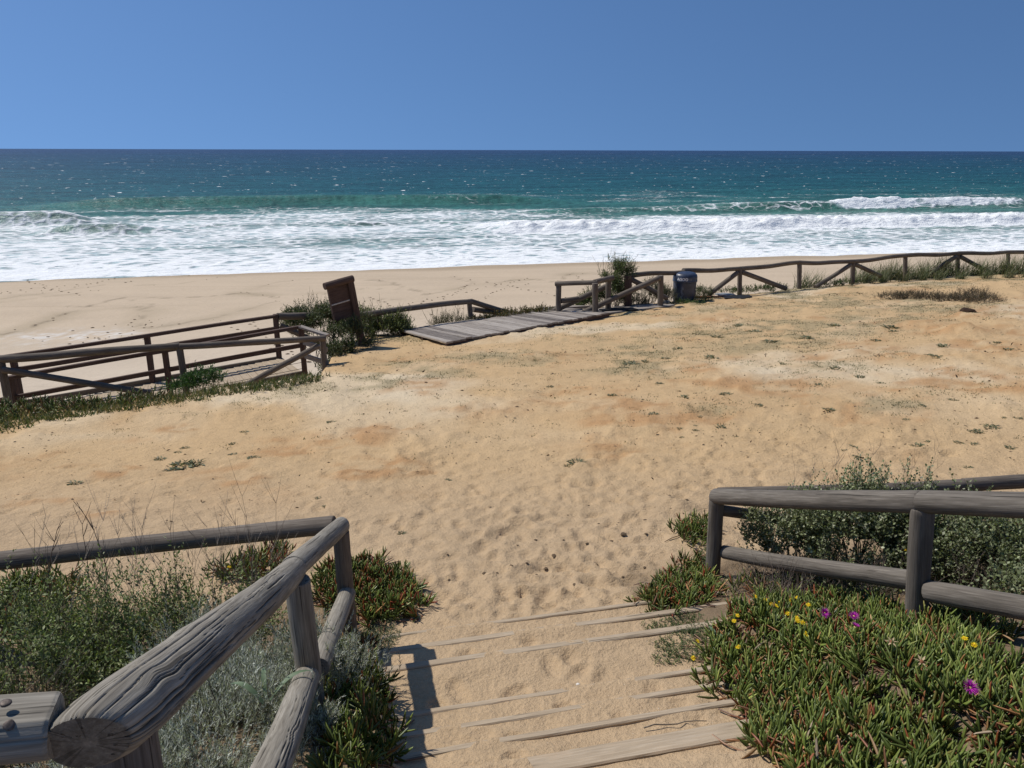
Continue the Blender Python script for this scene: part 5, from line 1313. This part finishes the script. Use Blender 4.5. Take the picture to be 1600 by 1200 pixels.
# ground-hugging green carpet on the step ends
def carpet(label, polys, dens, pal, seed, h=.035, ll=.012, name='ground_cover', far=False, kind='stuff', soft=.02, blade=False, width=.004, mat=None, clump=0):
    g = np.random.default_rng(seed); P = np.concatenate([area(p, g, dens, far, soft) for p in polys])
    if clump: P = P[fbm(P[:, 0] * 2.2, P[:, 1] * 2.2, 3, seed) > clump]
    S = len(P); d = unit(np.stack([g.normal(0, .55, S), g.normal(0, .55, S), np.ones(S)], 1)); B = Batch()
    if blade:
        K = 4; P2 = np.repeat(P, K, 0) + g.normal(0, .012 if not far else .03, (S * K, 3)) * [1, 1, 0]; n = S * K
        d = unit(np.stack([g.normal(.15, .55, n), g.normal(0, .55, n), np.ones(n)], 1))
        L = h * g.uniform(.4, 1.3, n); R = orient(d, g.random(n) * 6.28, np.full(n, width), L, L)
        B.inst(BV, BF, R, P2, colors(g, n, pal, .25))
    else: sprigs(B, g, P, d, g.uniform(.5, 1.2, S) * h, 7, ll, ll * .55, pal, stem=.0008)
    o = B.build(name, mat or LEAF, None, kind); return tag(o, label, 'ground cover')
carpet('low green small leaved carpet on the sand by the right step ends', [[(1018, 1040), (1022, 1005), (1060, 985), (1110, 968), (1135, 985), (1120, 1020), (1100, 1035), (1050, 1042)], [(1090, 1065), (1130, 1050), (1140, 1080), (1100, 1082)], [(1000, 978), (1080, 955), (1100, 960), (1040, 982)], [(1075, 905), (1085, 870), (1110, 850), (1112, 890)]], 5000, [(.13, .18, .065, 3), (.18, .23, .09, 2), (.095, .135, .05, 2)], 41, h=.030, ll=.011)
carpet('grey green small leaved cushion below the left ice plant', [[(560, 990), (600, 965), (625, 990), (600, 1025), (565, 1020)], [(590, 1160), (630, 1150), (625, 1185)]], 5000, [(.14, .17, .09, 3), (.19, .21, .11, 2), (.09, .11, .05, 2)], 42)
# shrubs by the near fences
sh1 = bush('tangled green shrub with dry stalks behind the thick left handrail', [((-1.95, 3.85, .25), (.72, .48, .62)), ((-2.85, 3.75, .2), (.75, .5, .58)), ((-2.35, 3.3, .42), (.6, .35, .38)), ((-3.6, 3.6, .25), (.6, .5, .5))], 4600, 11, .034, .013, SHRUB, L=(.10, .22), seed=50, base=0.1, stems=60)
bs = np.stack([g0.uniform(-3.0, -1.25, 60), g0.uniform(3.6, 4.1, 60), g0.uniform(.40, .62, 60)], 1); stalks(sh1, g0, bs, 60, (.35, .80), .20, [(.24, .19, .155, 3), (.33, .28, .23, 2), (.14, .11, .085, 2)], r=.0019, branch=8)
bs = np.stack([g0.uniform(-3.2, -1.4, 50), g0.uniform(3.1, 3.8, 50), g0.uniform(.35, .6, 50)], 1); stalks(sh1, g0, bs, 50, (.15, .40), .5, [(.30, .26, .21, 3), (.20, .16, .13, 2)], r=.0016, branch=4, name='dead_twigs')
bs = np.array([at(62, 870, 3.9), at(158, 840, 3.9), at(128, 870, 4.0)]); stalks(sh1, g0, bs - [0, 0, .25], 3, (.48, .60), .08, [(.10, .07, .055, 1)], r=.0034, branch=6, name='tall_stalks')
bush('woody dark shrub with yellow green tips at the left edge above the landing rail', [((-1.75, 2.5, .75), (.5, .3, .30)), ((-2.3, 2.7, .72), (.4, .35, .33))], 900, 16, .014, .004, [(.085, .12, .03, 4), (.05, .075, .025, 3), (.11, .09, .05, 2), (.14, .17, .04, 1)], L=(.12, .22), seed=51, base=.5, tv=NV, tf=NF, tc=None, splay=(30, 60), stems=50)
bush('silver grey needle leaved shrub under the left handrail', [((-1.22, 2.72, .68), (.42, .42, .33)), ((-1.02, 3.3, .50), (.40, .40, .34)), ((-1.55, 3.15, .55), (.35, .35, .33)), ((-.86, 2.5, .80), (.18, .35, .18)), ((-1.32, 2.28, .86), (.42, .28, .24))], 4800, 20, .028, .0050, SILVER, L=(.06, .13), seed=52, base=.5, tv=NV, tf=NF, tc=None, splay=(25, 62), stems=60, up=1.0, var=.22)
bush('pale silvery tuft in the middle of the green shrub on the left', [((-1.62, 3.45, .62), (.30, .22, .26))], 420, 20, .028, .003, SILVER, L=(.07, .14), seed=53, base=.4, tv=NV, tf=NF, tc=None, splay=(25, 60), up=1.0)
sb = bush('grey green saltbush behind the two rail fence on the right', [((2.50, 5.05, .42), (.50, .32, .48)), ((2.98, 4.85, .45), (.42, .34, .46)), ((2.15, 5.22, .34), (.33, .24, .38)), ((2.65, 4.72, .28), (.5, .18, .22))], 3600, 10, .031, .021, SALT, L=(.09, .2), seed=54, base=.1, stems=70, fill=.5)
B = Batch()
for px, py, n in ((1378, 742, 9), (1422, 745, 5), (1330, 758, 6)):
    c = at(px, py, 4.95); p = c + g0.normal(0, .05, (n, 3)) - [0, 0, .08]; sprigs(B, g0, p, unit(g0.normal(0, .35, (n, 3)) + [0, 0, 1]), g0.uniform(.10, .17, n), 13, .024, .015, SALT)
B.build('high_shoots', LEAF, sb, 'stuff')
bs = np.array([at(x, 775, 4.95) for x in (1240, 1262, 1275, 1302, 1345, 1372, 1388, 1401, 1418, 1438, 1330, 1290)]); stalks(sb, g0, bs - [0, 0, .12], 12, (.30, .55), .16, [(.17, .13, .11, 1), (.23, .19, .16, 1)], r=.0015, branch=6)
bs = np.stack([g0.uniform(1.75, 3.1, 320), g0.uniform(4.35, 4.9, 320), np.zeros(320)], 1); bs[:, 2] = gh(bs[:, 0], bs[:, 1]); stalks(sb, g0, bs, 320, (.12, .36), .6, [(.22, .18, .15, 2), (.14, .11, .09, 2)], r=.0016, branch=4, name='dead_twigs')
bush('grey green saltbush at the right edge behind the lower rail', [((3.25, 4.35, .52), (.48, .36, .42)), ((3.05, 3.75, .62), (.55, .28, .26)), ((3.7, 4.6, .4), (.4, .4, .45))], 2100, 10, .031, .021, SALT[:3], L=(.09, .18), seed=55, base=.3, stems=50)
bush('small silver shrub behind the second right post', [((3.38, 5.5, .12), (.24, .2, .26))], 380, 20, .026, .003, SILVER, L=(.06, .12), seed=56, base=-.05, tv=NV, tf=NF, tc=None, up=1.0)
dr = empty('dry_shrub', (3.3, 4.95, .1), 'brown leafless dry shrub on the ground behind the right fence', 'shrub')
bs = np.stack([g0.normal(3.35, .28, 260), g0.normal(4.95, .16, 260), g0.uniform(.02, .2, 260)], 1); stalks(dr, g0, bs, 260, (.10, .26), .8, [(.17, .12, .10, 3), (.23, .17, .15, 2), (.10, .07, .06, 2)], r=.0015, branch=5, name='twigs')
sw = empty('dry_grass', (3.6, 4.9, .1), 'long pale bent straw stems behind the right fence', 'dry grass')
bs = np.stack([g0.uniform(3.3, 4.1, 36), g0.uniform(4.6, 5.1, 36), g0.uniform(.1, .25, 36)], 1); stalks(sw, g0, bs, 36, (.35, .75), .25, STRAW, r=.0017, branch=2, lean=(-.55, .1), curl=.45, name='stems')
# daisies
def flower(px, py, D=None, r=.017, pc=(.85, .62, .02), cc=(.75, .40, .02), n=13, name='yellow_daisy', label='small yellow daisy open among the ice plant on the bank', cat='flower', group='yellow daisies on the banks', parent=None, tilt=(0, -.35), cup=.15, stem=.10, cr=.32, pw=.42, part_label=None):
    p = at(px, py, D) if D else None
    if p is None: p = ground(px, py, .125)
    g = np.random.default_rng(int(px * 7 + py)); nrm = unit(np.array([g.normal(tilt[0], .25), g.normal(tilt[1], .2), 1.0]))
    a = unit(np.cross(nrm, [.3, .9, .1])); b = np.cross(nrm, a)
    root = parent
    if parent is None: root = empty(name, p - [0, 0, stem], label, cat, group)
    B = Batch(); rows = 2 if n > 20 else 1
    for rw in range(rows):
        m = n // rows; w = np.arange(m) / m * 6.283 + rw * .1 + g.normal(0, .04, m)
        d = unit(np.cos(w)[:, None] * a + np.sin(w)[:, None] * b + nrm * (cup + .35 * rw + g.normal(0, .06, (m, 1))))
        R = orient(d, g.normal(0, .2, m), np.full(m, r * pw), r * g.uniform(.9, 1.1, m) * (1 - .2 * rw), np.full(m, r * .4))
        B.inst(LV, LF, R, np.repeat(p[None], m, 0), colors(g, m, [(*pc, 1)], .10), np.array([.8, 1, 1, 1, 1.1]))
    par = root
    if parent is not None:
        fo = B.build(name, PETAL, parent); par = fo
    else: B.build('petals', PETAL, root)
    Bc = Batch(); V = []; k = 8
    for rr, hh in ((1, 0), (.8, .35), (.35, .55)):
        for i in range(k): V.append(p + (a * math.cos(i / k * 6.283) + b * math.sin(i / k * 6.283)) * r * cr * rr + nrm * r * cr * hh)
    V.append(p + nrm * r * cr * .6); T = []
    for i in range(2):
        for j in range(k): A, Bq, D_, E = i * k + j, i * k + (j + 1) % k, (i + 1) * k + (j + 1) % k, (i + 1) * k + j; T += [(A, Bq, D_), (A, D_, E)]
    for j in range(k): T.append((2 * k + j, 2 * k + (j + 1) % k, 3 * k))
    Bc.add(np.array(V), np.array(T), np.repeat(np.array([cc]), len(V), 0))
    o = Bc.build('flower_centre', PETAL, None)
    chain = par; off = Vector((0, 0, 0))
    while chain is not None: off += chain.location; chain = chain.parent
    o.parent = par; o.location = -off
    Bs = Batch(); q = np.stack([p - np.array([0, 0, stem]) + np.array([.01, .01, 0]), p - [0, 0, stem * .5] + np.array([.004, .006, 0]), p])[None]
    Bs.tubes(q, np.full((1, 3), .0016), np.array([[.09, .13, .05]]), 4)
    if parent is None: Bs.build('stem', LEAF, root)
    return root
DAISY = [(1152, 964), (1147, 971), (1083, 1029), (1205, 944), (1213, 947), (1231, 959), (1218, 942), (1246, 970), (1254, 973), (1259, 991), (1196, 938), (1263, 945), (1246, 934), (1236, 938), (1245, 966), (1507, 998), (1522, 1008), (1090, 1003), (1181, 933), (1153, 1011)]
for k, (x, y) in enumerate(sorted(DAISY)): flower(x, y, r=.0165, label='open yellow daisy on the right bank, ' + (['leftmost', 'second', 'third', 'fourth', 'fifth', 'sixth', 'seventh', 'eighth', 'ninth', 'tenth', 'eleventh', 'twelfth', 'thirteenth', 'fourteenth', 'fifteenth', 'sixteenth', 'seventeenth', 'eighteenth', 'nineteenth', 'rightmost'][k]) + (' from the left' if 0 < k < 19 else ' of them all'))
for x, y, D, r in ((1415, 859, 4.75, .024), (1402, 872, 4.75, .02)): flower(x, y, D, r=r, label=('higher' if y < 865 else 'lower') + ' of two yellow daisies left of the second right post', group='daisies behind the fence')
flower(447, 1191, 2.45, r=.016, label='yellow daisy at the bottom edge beside the near left lower rail', group=None)
flower(636, 960, 4.75, r=.016, label='single yellow daisy at the sandy tip of the left ice plant', group=None)
flower(358, 886, 4.1, r=.014, label='yellow daisy among dry stalks under the left back rail', group=None)
for k, (x, y, D, r) in enumerate(((1515, 1075, .18, .037), (1288, 958, .17, .036), (1334, 963, .17, .031), (1336, 980, .17, .029))):
    D = ground(x, y, D)[1]; flower(x, y, D, r=r, pc=(.50, .035, .42), cc=(.80, .60, .22), n=56, name='purple_flower', parent=IPR, cup=.35 if k < 3 else .9, cr=.26, pw=.13, tilt=(0, -.45))
for x, y, D in ((1393, 1003, .15), (1440, 1034, .15)):
    D = ground(x, y, D)[1]; flower(x, y, D, r=.034, pc=(.55, .42, .25), cc=(.30, .12, .06), n=6, name='seed_head', parent=IPR, cup=.2, cr=.30, pw=.3)
# broad strap leaves
def strap(label, spots, seed):
    g = np.random.default_rng(seed); p0 = spots[0][0]; root = empty('broad_leaf_plant', p0, label, 'plant')
    for p, az, L, w in spots:
        V = []; Cc = []
        for i in range(8):
            t = i / 7; ww = w * (math.sin(min(1, t * 1.4 + .25) * math.pi / 2) * (1 - t ** 3)) + .001
            c = p + np.array([math.cos(az) * L * t * .75, math.sin(az) * L * t * .75, L * (t - .75 * t * t)]); s_ = np.array([-math.sin(az), math.cos(az), 0]) * ww
            V += [c - s_, c + [0, 0, -.25 * ww], c + s_]; Cc += [(.16, .22, .13)] * 3
        F = []
        for i in range(7):
            for j in (0, 1): a = i * 3 + j; F += [(a, a + 1, a + 4), (a, a + 4, a + 3)]
        B = Batch(); B.add(np.array(V), np.array(F), np.array(Cc)); B.build('leaf', LEAF, root)
gp = ground(1122, 1010)
strap('pale strap leaved plant at the upper left corner of the flower bank', [(gp + [0, 0, .02], 1.9, .16, .012), (gp + [.03, 0, .02], .8, .14, .011), (gp + [.06, -.02, .02], 2.4, .13, .011), (gp + [.09, 0, .02], 1.2, .15, .010)], 3)
gp = np.array([-1.05, 2.72, .95])
strap('single plant with arching broad leaves over the silver shrub at left', [(gp, 2.8, .22, .014), (gp + [.02, .02, 0], .6, .26, .013), (gp + [0, .03, 0], 1.9, .2, .012)], 4)

# ------------------------------------------------------------------ plants along the plaza edge
bush('bright green bush at the foot of the middle post of the left log fence', [(at(318, 597, 14.35), (.36, .3, .24)), (at(285, 606, 14.2), (.25, .2, .13))], 420, 9, .06, .024, BRIGHT, L=(.10, .22), tv=QV, tf=QF, tc=QC, seed=60, base=-1.5, stems=10, twig_r=.008)
s2 = bush('dark green bush around the foot of the leaning signboard', [(at(500, 510, 19.3), (.85, .7, .52)), (at(548, 535, 18.35), (.62, .36, .48)), (at(532, 562, 17.8), (.45, .4, .42)), (at(470, 500, 19.4), (.5, .5, .30)), (at(530, 505, 19.6), (.8, .5, .45)), (at(525, 580, 17.4), (.4, .3, .33))], 2600, 9, .07, .030, DARKB, L=(.12, .28), tv=QV, tf=QF, tc=QC, seed=61, base=-2.2, stems=40, twig_r=.012, stem=.003)
bs = np.array([at(x, 500, 19.9) for x in g0.uniform(465, 600, 44)]); stalks(s2, g0, bs - [0, 0, .1], 44, (.25, .85), .2, [(.22, .19, .13, 2), (.15, .13, .08, 2)], r=.006, branch=5)
s3 = bush('low green bush between the signboard and the boardwalk', [(at(600, 520, 20.8), (.75, .6, .36)), (at(628, 521, 21.2), (.4, .4, .24)), (at(575, 512, 21.0), (.7, .5, .50)), (at(610, 512, 20.9), (.7, .5, .40))], 1900, 9, .065, .028, DARKB[1:] + SHRUB[1:2], L=(.12, .26), tv=QV, tf=QF, tc=QC, seed=62, base=-2.2, stems=30, twig_r=.01, stem=.003)
bs = np.array([at(x, 515, 21.0) for x in g0.uniform(575, 645, 26)]); stalks(s3, g0, bs, 26, (.25, .7), .2, [(.24, .21, .14, 2), (.16, .14, .09, 2)], r=.006, branch=5)
s4 = bush('sparse grassy bush behind the far side of the boardwalk', [(at(705, 508, 22.4), (.65, .4, .22))], 260, 9, .06, .02, OLIVE, L=(.15, .3), tv=QV, tf=QF, tc=QC, seed=63, base=-2.2, stems=10, twig_r=.008, stem=.003)
bs = np.array([at(x, 512, 22.4) for x in g0.uniform(672, 728, 46)]); stalks(s4, g0, bs, 46, (.25, .75), .3, [(.24, .21, .14, 2), (.18, .16, .09, 2)], r=.006, branch=4)
def row_plant(label, spots, r, n, pal, ll, lw, seed, name='ice_plant', cat='ice plant', tv=LV):
    bush(label, [(s_, r) for s_ in spots], n, 8, ll, lw, pal, L=(.1, .22), tv=QV, tf=QF, tc=QC, seed=seed, base=float(spots[0][2]) - .3, stems=8, twig_r=.008, name=name, cat=cat, splay=(20, 55), stem=.004)
row_plant('reddish ice plant row along the far edge of the boardwalk', [at(x, y, D) for x, y, D in ((752, 502, 22.6), (778, 497, 23.0), (800, 492, 23.4), (825, 490, 23.7), (850, 488, 23.9))], (.35, .25, .13), 420, DRY_ICE, .09, .026, 64)
s5 = bush('tall dark green bush growing up through the beach stair railing', [(at(963, 436, 25.4), (.52, .5, .60)), (at(958, 465, 25.4), (.65, .5, .55)), (at(925, 478, 25.2), (.55, .4, .35))], 1500, 9, .075, .030, DARKB + SHRUB[:1], L=(.14, .30), tv=QV, tf=QF, tc=QC, seed=65, base=-2.4, stems=30, twig_r=.012, stem=.004)
bs = np.array([at(x, 425, 25.4) for x in g0.uniform(935, 985, 22)]); stalks(s5, g0, bs, 22, (.3, .75), .25, [(.22, .2, .14, 2), (.15, .14, .09, 2)], r=.006, branch=5)
bush('brownish dry bush behind the railing just left of the bin', [(at(1012, 458, 25.9), (.60, .4, .42)), (at(1038, 465, 26.2), (.4, .3, .35)), (at(995, 475, 25.5), (.5, .3, .25))], 800, 9, .065, .024, OLIVE + DARKB[:1], L=(.14, .28), tv=QV, tf=QF, tc=QC, seed=66, base=-2.4, stems=40, twig_r=.012, stem=.004)
bush('small dark shrub between the bin and the long far fence', [(at(1094, 460, 27.2), (.45, .3, .26))], 260, 8, .065, .026, DARKB, L=(.1, .22), tv=QV, tf=QF, tc=QC, seed=67, base=-2.0, stems=8)
bush('green weeds around the foot of the bin', [(at(1066, 475, 25.7), (.38, .2, .14)), (at(1085, 477, 25.7), (.45, .2, .12)), (at(1095, 470, 26.2), (.4, .3, .12))], 360, 8, .05, .018, BRIGHT + SHRUB[:1], L=(.08, .18), tv=QV, tf=QF, tc=QC, seed=68, base=-2.0, stems=6, name='weeds', cat='weeds')
row_plant('low dark creeping plants under the first braces of the far fence', [at(x, y, D) for x, y, D in ((1140, 457, 28.0), (1165, 455, 28.2), (1190, 453, 28.4), (1212, 451, 28.6), (1300, 446, 29.6), (1325, 442, 30))], (.5, .3, .12), 420, DARKB + BRIGHT[:1], .08, .026, 69, name='creeping_plant', cat='plant')
bush('low brown and dark straggling shrub on the sand at the far right', [(G3(x, y) + [0, 0, .02], (.55, .35, hh)) for x, y, hh in ((1395, 466, .14), (1425, 465, .16), (1455, 466, .15), (1480, 470, .15), (1505, 470, .16), (1520, 465, .26), (1540, 472, .15))], 1300, 8, .06, .016, [(.10, .075, .05, 3), (.15, .11, .075, 3), (.06, .06, .03, 3), (.20, .16, .11, 1)], L=(.10, .22), tv=QV, tf=QF, tc=QC, seed=70, stems=60, twig_r=.009, stem=.004)
# marram grass clumps along the far fence
def clump_mesh(seed, n=110, h=1.0):
    g = np.random.default_rng(seed); p = np.stack([g.normal(0, .17, n), g.normal(0, .12, n), np.zeros(n)], 1)
    d = unit(np.stack([g.normal(.32, .30, n), g.normal(0, .28, n), np.ones(n)], 1)); L = g.uniform(.45, 1.1, n) * h; B = Batch()
    R = orient(d, g.normal(0, .5, n), np.full(n, .016), L, -L * g.uniform(.2, 1.0, n))
    B.inst(BV, BF, R, p, colors(g, n, [(.10, .125, .048, 3), (.145, .16, .068, 3), (.23, .20, .11, 2), (.065, .085, .034, 3)], .2))
    v = np.concatenate(B.v); f = np.concatenate(B.f); c = np.concatenate(B.c)
    return mesh_from('grass_clump', v, f, LEAF, True, {'Col': ('FLOAT_COLOR', np.concatenate([np.clip(c, 0, 1), np.ones((len(c), 1))], 1))})
cm = [clump_mesh(s) for s in range(6)]
gm = np.random.default_rng(9)
ONES = ['', 'first', 'second', 'third', 'fourth', 'fifth', 'sixth', 'seventh', 'eighth', 'ninth', 'tenth', 'eleventh', 'twelfth', 'thirteenth', 'fourteenth', 'fifteenth', 'sixteenth', 'seventeenth', 'eighteenth', 'nineteenth', 'twentieth']
def nth(k):
    if k <= 20: return ONES[k]
    return {2: 'twenty ', 3: 'thirty ', 4: 'forty '}[k // 10] + ONES[k % 10] if k % 10 else {3: 'thirtieth', 4: 'fortieth'}[k // 10]
first = None
CL = [(1238, 449, .8), (1254, 450, .95), (1272, 449, .8), (1330, 443, .8), (1346, 441, 1.0), (1360, 439, 1.0), (1374, 438, 1.0), (1388, 437, 1.1), (1402, 436, 1.1), (1418, 436, .9), (1432, 435, .9), (1446, 434, 1.1), (1460, 433, 1.15), (1474, 432, 1.1), (1490, 431, .9), (1506, 431, .8), (1522, 430, .9), (1537, 430, 1.0), (1552, 429, .9), (1568, 429, 1.0), (1584, 428, 1.0), (1600, 428, 1.1), (1616, 428, 1.0), (1380, 441, .7), (1410, 440, .7), (1440, 438, .7), (1466, 437, .7), (1355, 444, .7), (1500, 436, .6), (1540, 435, .6), (1575, 434, .6), (1600, 434, .6)]
for k, (x, y, sc_k) in enumerate(CL):
    p = G3(x, y); o = bpy.data.objects.new('grass_clump', cm[k % 6]); C.objects.link(o); o.location = p; o.rotation_euler = (0, 0, gm.normal(0, .3)); o.scale = (sc_k * 1.15, sc_k * 1.15, sc_k)
    back = [c for c in CL if (c[2] <= .7) == (sc_k <= .7)]; kk = sorted(c[0] for c in back).index(x) + 1
    tag(o, ('low dune grass clump before the far fence, ' if sc_k <= .7 else 'wind bent dune grass clump along the far fence, ') + nth(kk) + ' from the left', 'dune grass', 'dune grass clumps along the far fence')
# the grassy strip in front of the left log fence
carpet('rough dry grass and weeds along the foot of the left log fence', [[(-80, 690), (0, 678), (110, 655), (200, 645), (300, 628), (400, 618), (500, 600), (505, 588), (400, 598), (285, 610), (200, 617), (0, 640), (-80, 645)]], 190, [(.10, .13, .045, 3), (.17, .16, .07, 2), (.06, .09, .03, 2), (.26, .20, .11, 1.5)], 80, h=.13, far=True, blade=True, width=.016, name='grass', soft=.12)
ice_plant('reddish and green ice plant along the bottom of the left log fence', [[(-80, 672), (0, 662), (80, 650), (160, 640), (250, 628), (250, 616), (150, 622), (60, 632), (0, 640), (-80, 650)]], 60, DRY_ICE + GREEN_ICE[:2], 81, 0, hgt=(.08, .22), ll=(.08, .13), far=True, soft=.1, lw=.02)
# sparse tufts all over the plaza
def plaza_tufts():
    g = np.random.default_rng(82); n = 45000
    y = 6.0 + 24 * g.random(n) ** .8; x = g.uniform(-.74, .74, n) * y
    dist = edge_y(x, y) - y; m = fbm(x * .8, y * .9, 5, 83)
    dens = np.maximum(sstep(7.5, 1.5, dist) * sstep(0.0, .15, x / y), sstep(2.4, .1, dist)) * sstep(.42, .62, m) + .03 * sstep(8, 11, y) + .16 * sstep(8.5, 12, y) * sstep(.05, .3, x / y) * sstep(.46, .62, m) + .08 * sstep(10, 14, y) * sstep(.5, .62, m)
    dens = dens * 1.1 + .6 * gh(x, y, gv_grid[0])
    k = (g.random(n) < dens) & (dist > .05); P = np.stack([x[k], y[k], gh(x[k], y[k])], 1); S = len(P); K = 7
    P2 = np.repeat(P, K, 0) + g.normal(0, .05, (S * K, 3)) * [1.3, 1, 0]; nn = S * K; P2[:, 2] = gh(P2[:, 0], P2[:, 1])
    d = unit(np.stack([g.normal(.1, .8, nn), g.normal(0, .8, nn), np.ones(nn)], 1)); L = np.repeat(g.uniform(.014, .042, S), K) * g.uniform(.6, 1.2, nn)
    B = Batch(); B.inst(NV, NF, orient(d, g.random(nn) * 6.28, np.full(nn, .012), L, L), P2, colors(g, nn, [(.16, .165, .085, 3), (.22, .20, .115, 3), (.12, .135, .06, 2), (.27, .23, .14, 2)], .2))
    tag(B.build('ground_weeds', LEAF, None, 'stuff'), 'sparse short grey green weeds scattered over the sandy plaza', 'weeds')
plaza_tufts()
def litter():
    g = np.random.default_rng(87); n = 9000; y = 6.2 + 23 * g.random(n) ** 1.0; x = g.uniform(-.74, .74, n) * y
    k = (y < edge_y(x, y) - .1) & (fbm(x * .7, y * .8, 4, 89) + .25 * (g.random(n) - .5) > .50); P = np.stack([x[k], y[k], gh(x[k], y[k]) + .004], 1); m = len(P)
    d = unit(np.stack([g.normal(0, 1, m), g.normal(0, .5, m), g.normal(.12, .12, m)], 1)); L = g.uniform(.02, .10, m) * g.uniform(.5, 1.2, m) * np.clip(P[:, 1] / 16, .3, 1)
    B = Batch(); B.inst(LV, LF, orient(d, g.normal(0, .5, m), L * g.uniform(.18, .5, m), L, L * .6), P, colors(g, m, [(.13, .085, .05, 3), (.19, .125, .07, 3), (.08, .06, .04, 2), (.26, .17, .09, 2)], .2), LC)
    tag(B.build('ground_litter', TWIG, None, 'stuff'), 'dry brown plant litter and crumbs strewn over the plaza', 'litter')
litter()
# the weed tufts that stand out one by one
def tuft_mesh(seed, n=60):
    g = np.random.default_rng(seed); a = g.random(n) * 6.28; rr = np.sqrt(g.random(n)); p = np.stack([np.cos(a) * rr, np.sin(a) * rr, np.zeros(n)], 1) * .5
    d = unit(np.stack([np.cos(a) * rr * .8 + g.normal(0, .5, n), np.sin(a) * rr * .8 + g.normal(0, .5, n), np.ones(n) * .7], 1)); L = g.uniform(.25, .6, n); B = Batch()
    B.inst(LV, LF, orient(d, g.random(n) * 6.28, L * .35, L, L * .5), p, colors(g, n, [(.15, .165, .085, 3), (.19, .195, .11, 3), (.12, .13, .065, 2), (.27, .22, .14, 2)], .2), LC)
    v = np.concatenate(B.v); f = np.concatenate(B.f); c = np.concatenate(B.c)
    return mesh_from('weed_tuft', v, f, LEAF, True, {'Col': ('FLOAT_COLOR', np.concatenate([np.clip(c, 0, 1), np.ones((len(c), 1))], 1))})
tm = [tuft_mesh(200 + s) for s in range(5)]
TU = [(285, 731, 26), (305, 727, 20), (268, 736, 14), (250, 720, 12), (397, 718, 12), (278, 709, 8), (364, 694, 8), (364, 711, 9), (116, 757, 14), (518, 660, 9), (382, 676, 9), (290, 701, 10), (498, 780, 7), (508, 793, 6), (900, 728, 16), (888, 731, 9), (628, 833, 9), (1021, 652, 11), (958, 620, 10), (1134, 617, 12), (1126, 673, 11), (1062, 673, 7), (1086, 670, 5), (1087, 676, 6), (1065, 687, 5), (1150, 685, 5), (1294, 645, 12), (1345, 589, 12), (1377, 599, 8), (1416, 659, 9), (1369, 533, 10), (1302, 510, 14), (1390, 513, 16), (1396, 518, 9), (1475, 542, 15), (1465, 561, 13), (1452, 559, 8), (1560, 538, 10), (1549, 668, 16), (1530, 676, 12), (1521, 676, 9), (1434, 701, 14), (1497, 692, 9), (1523, 693, 9), (1580, 700, 12), (1514, 731, 10), (1450, 691, 7), (1310, 577, 16), (1280, 600, 10), (1225, 570, 9), (1185, 634, 10), (1068, 620, 10), (1096, 657, 8), (985, 568, 18), (1010, 565, 10), (860, 605, 8), (1260, 530, 14), (1205, 535, 16), (1180, 520, 14), (1120, 530, 12), (1060, 545, 12), (1110, 560, 14), (1040, 560, 9), (1155, 510, 13), (1490, 625, 9), (1440, 635, 8), (1330, 700, 7), (1320, 706, 7), (1335, 720, 8), (1590, 655, 8), (1570, 655, 7), (700, 753, 7), (1575, 548, 12), (1030, 600, 9), (975, 575, 9)]
def zone(x, y):
    if x < 580: return 'on the sand at left'
    if x < 1000: return 'on the middle of the sandy plaza'
    return 'on the far right sand' if y < 575 else ('on the right sand halfway to the fence' if y < 665 else 'on the right sand beyond the saltbush')
for k, (x, y, r) in enumerate(TU):
    p = on_plane(x, y); p[2] = float(gh(p[0], p[1])[0]); mm = ((p - CAM) @ Fv) / FPX; R_ = r * mm
    o = bpy.data.objects.new('weed_tuft', tm[k % 5]); C.objects.link(o); o.location = p; o.rotation_euler = (0, 0, k * 1.3); o.scale = (R_ * 1.1, R_ * 1.3, R_ * .38)
    zn = zone(x, y); kk = sorted((c[0], c[1]) for c in TU if zone(c[0], c[1]) == zn).index((x, y)) + 1
    tag(o, ('large' if r > 15 else ('small' if r < 10 else 'flat')) + ' weed tuft ' + zn + ', ' + nth(kk) + ' from the left', 'weed tuft', 'weed tufts on the sandy plaza')
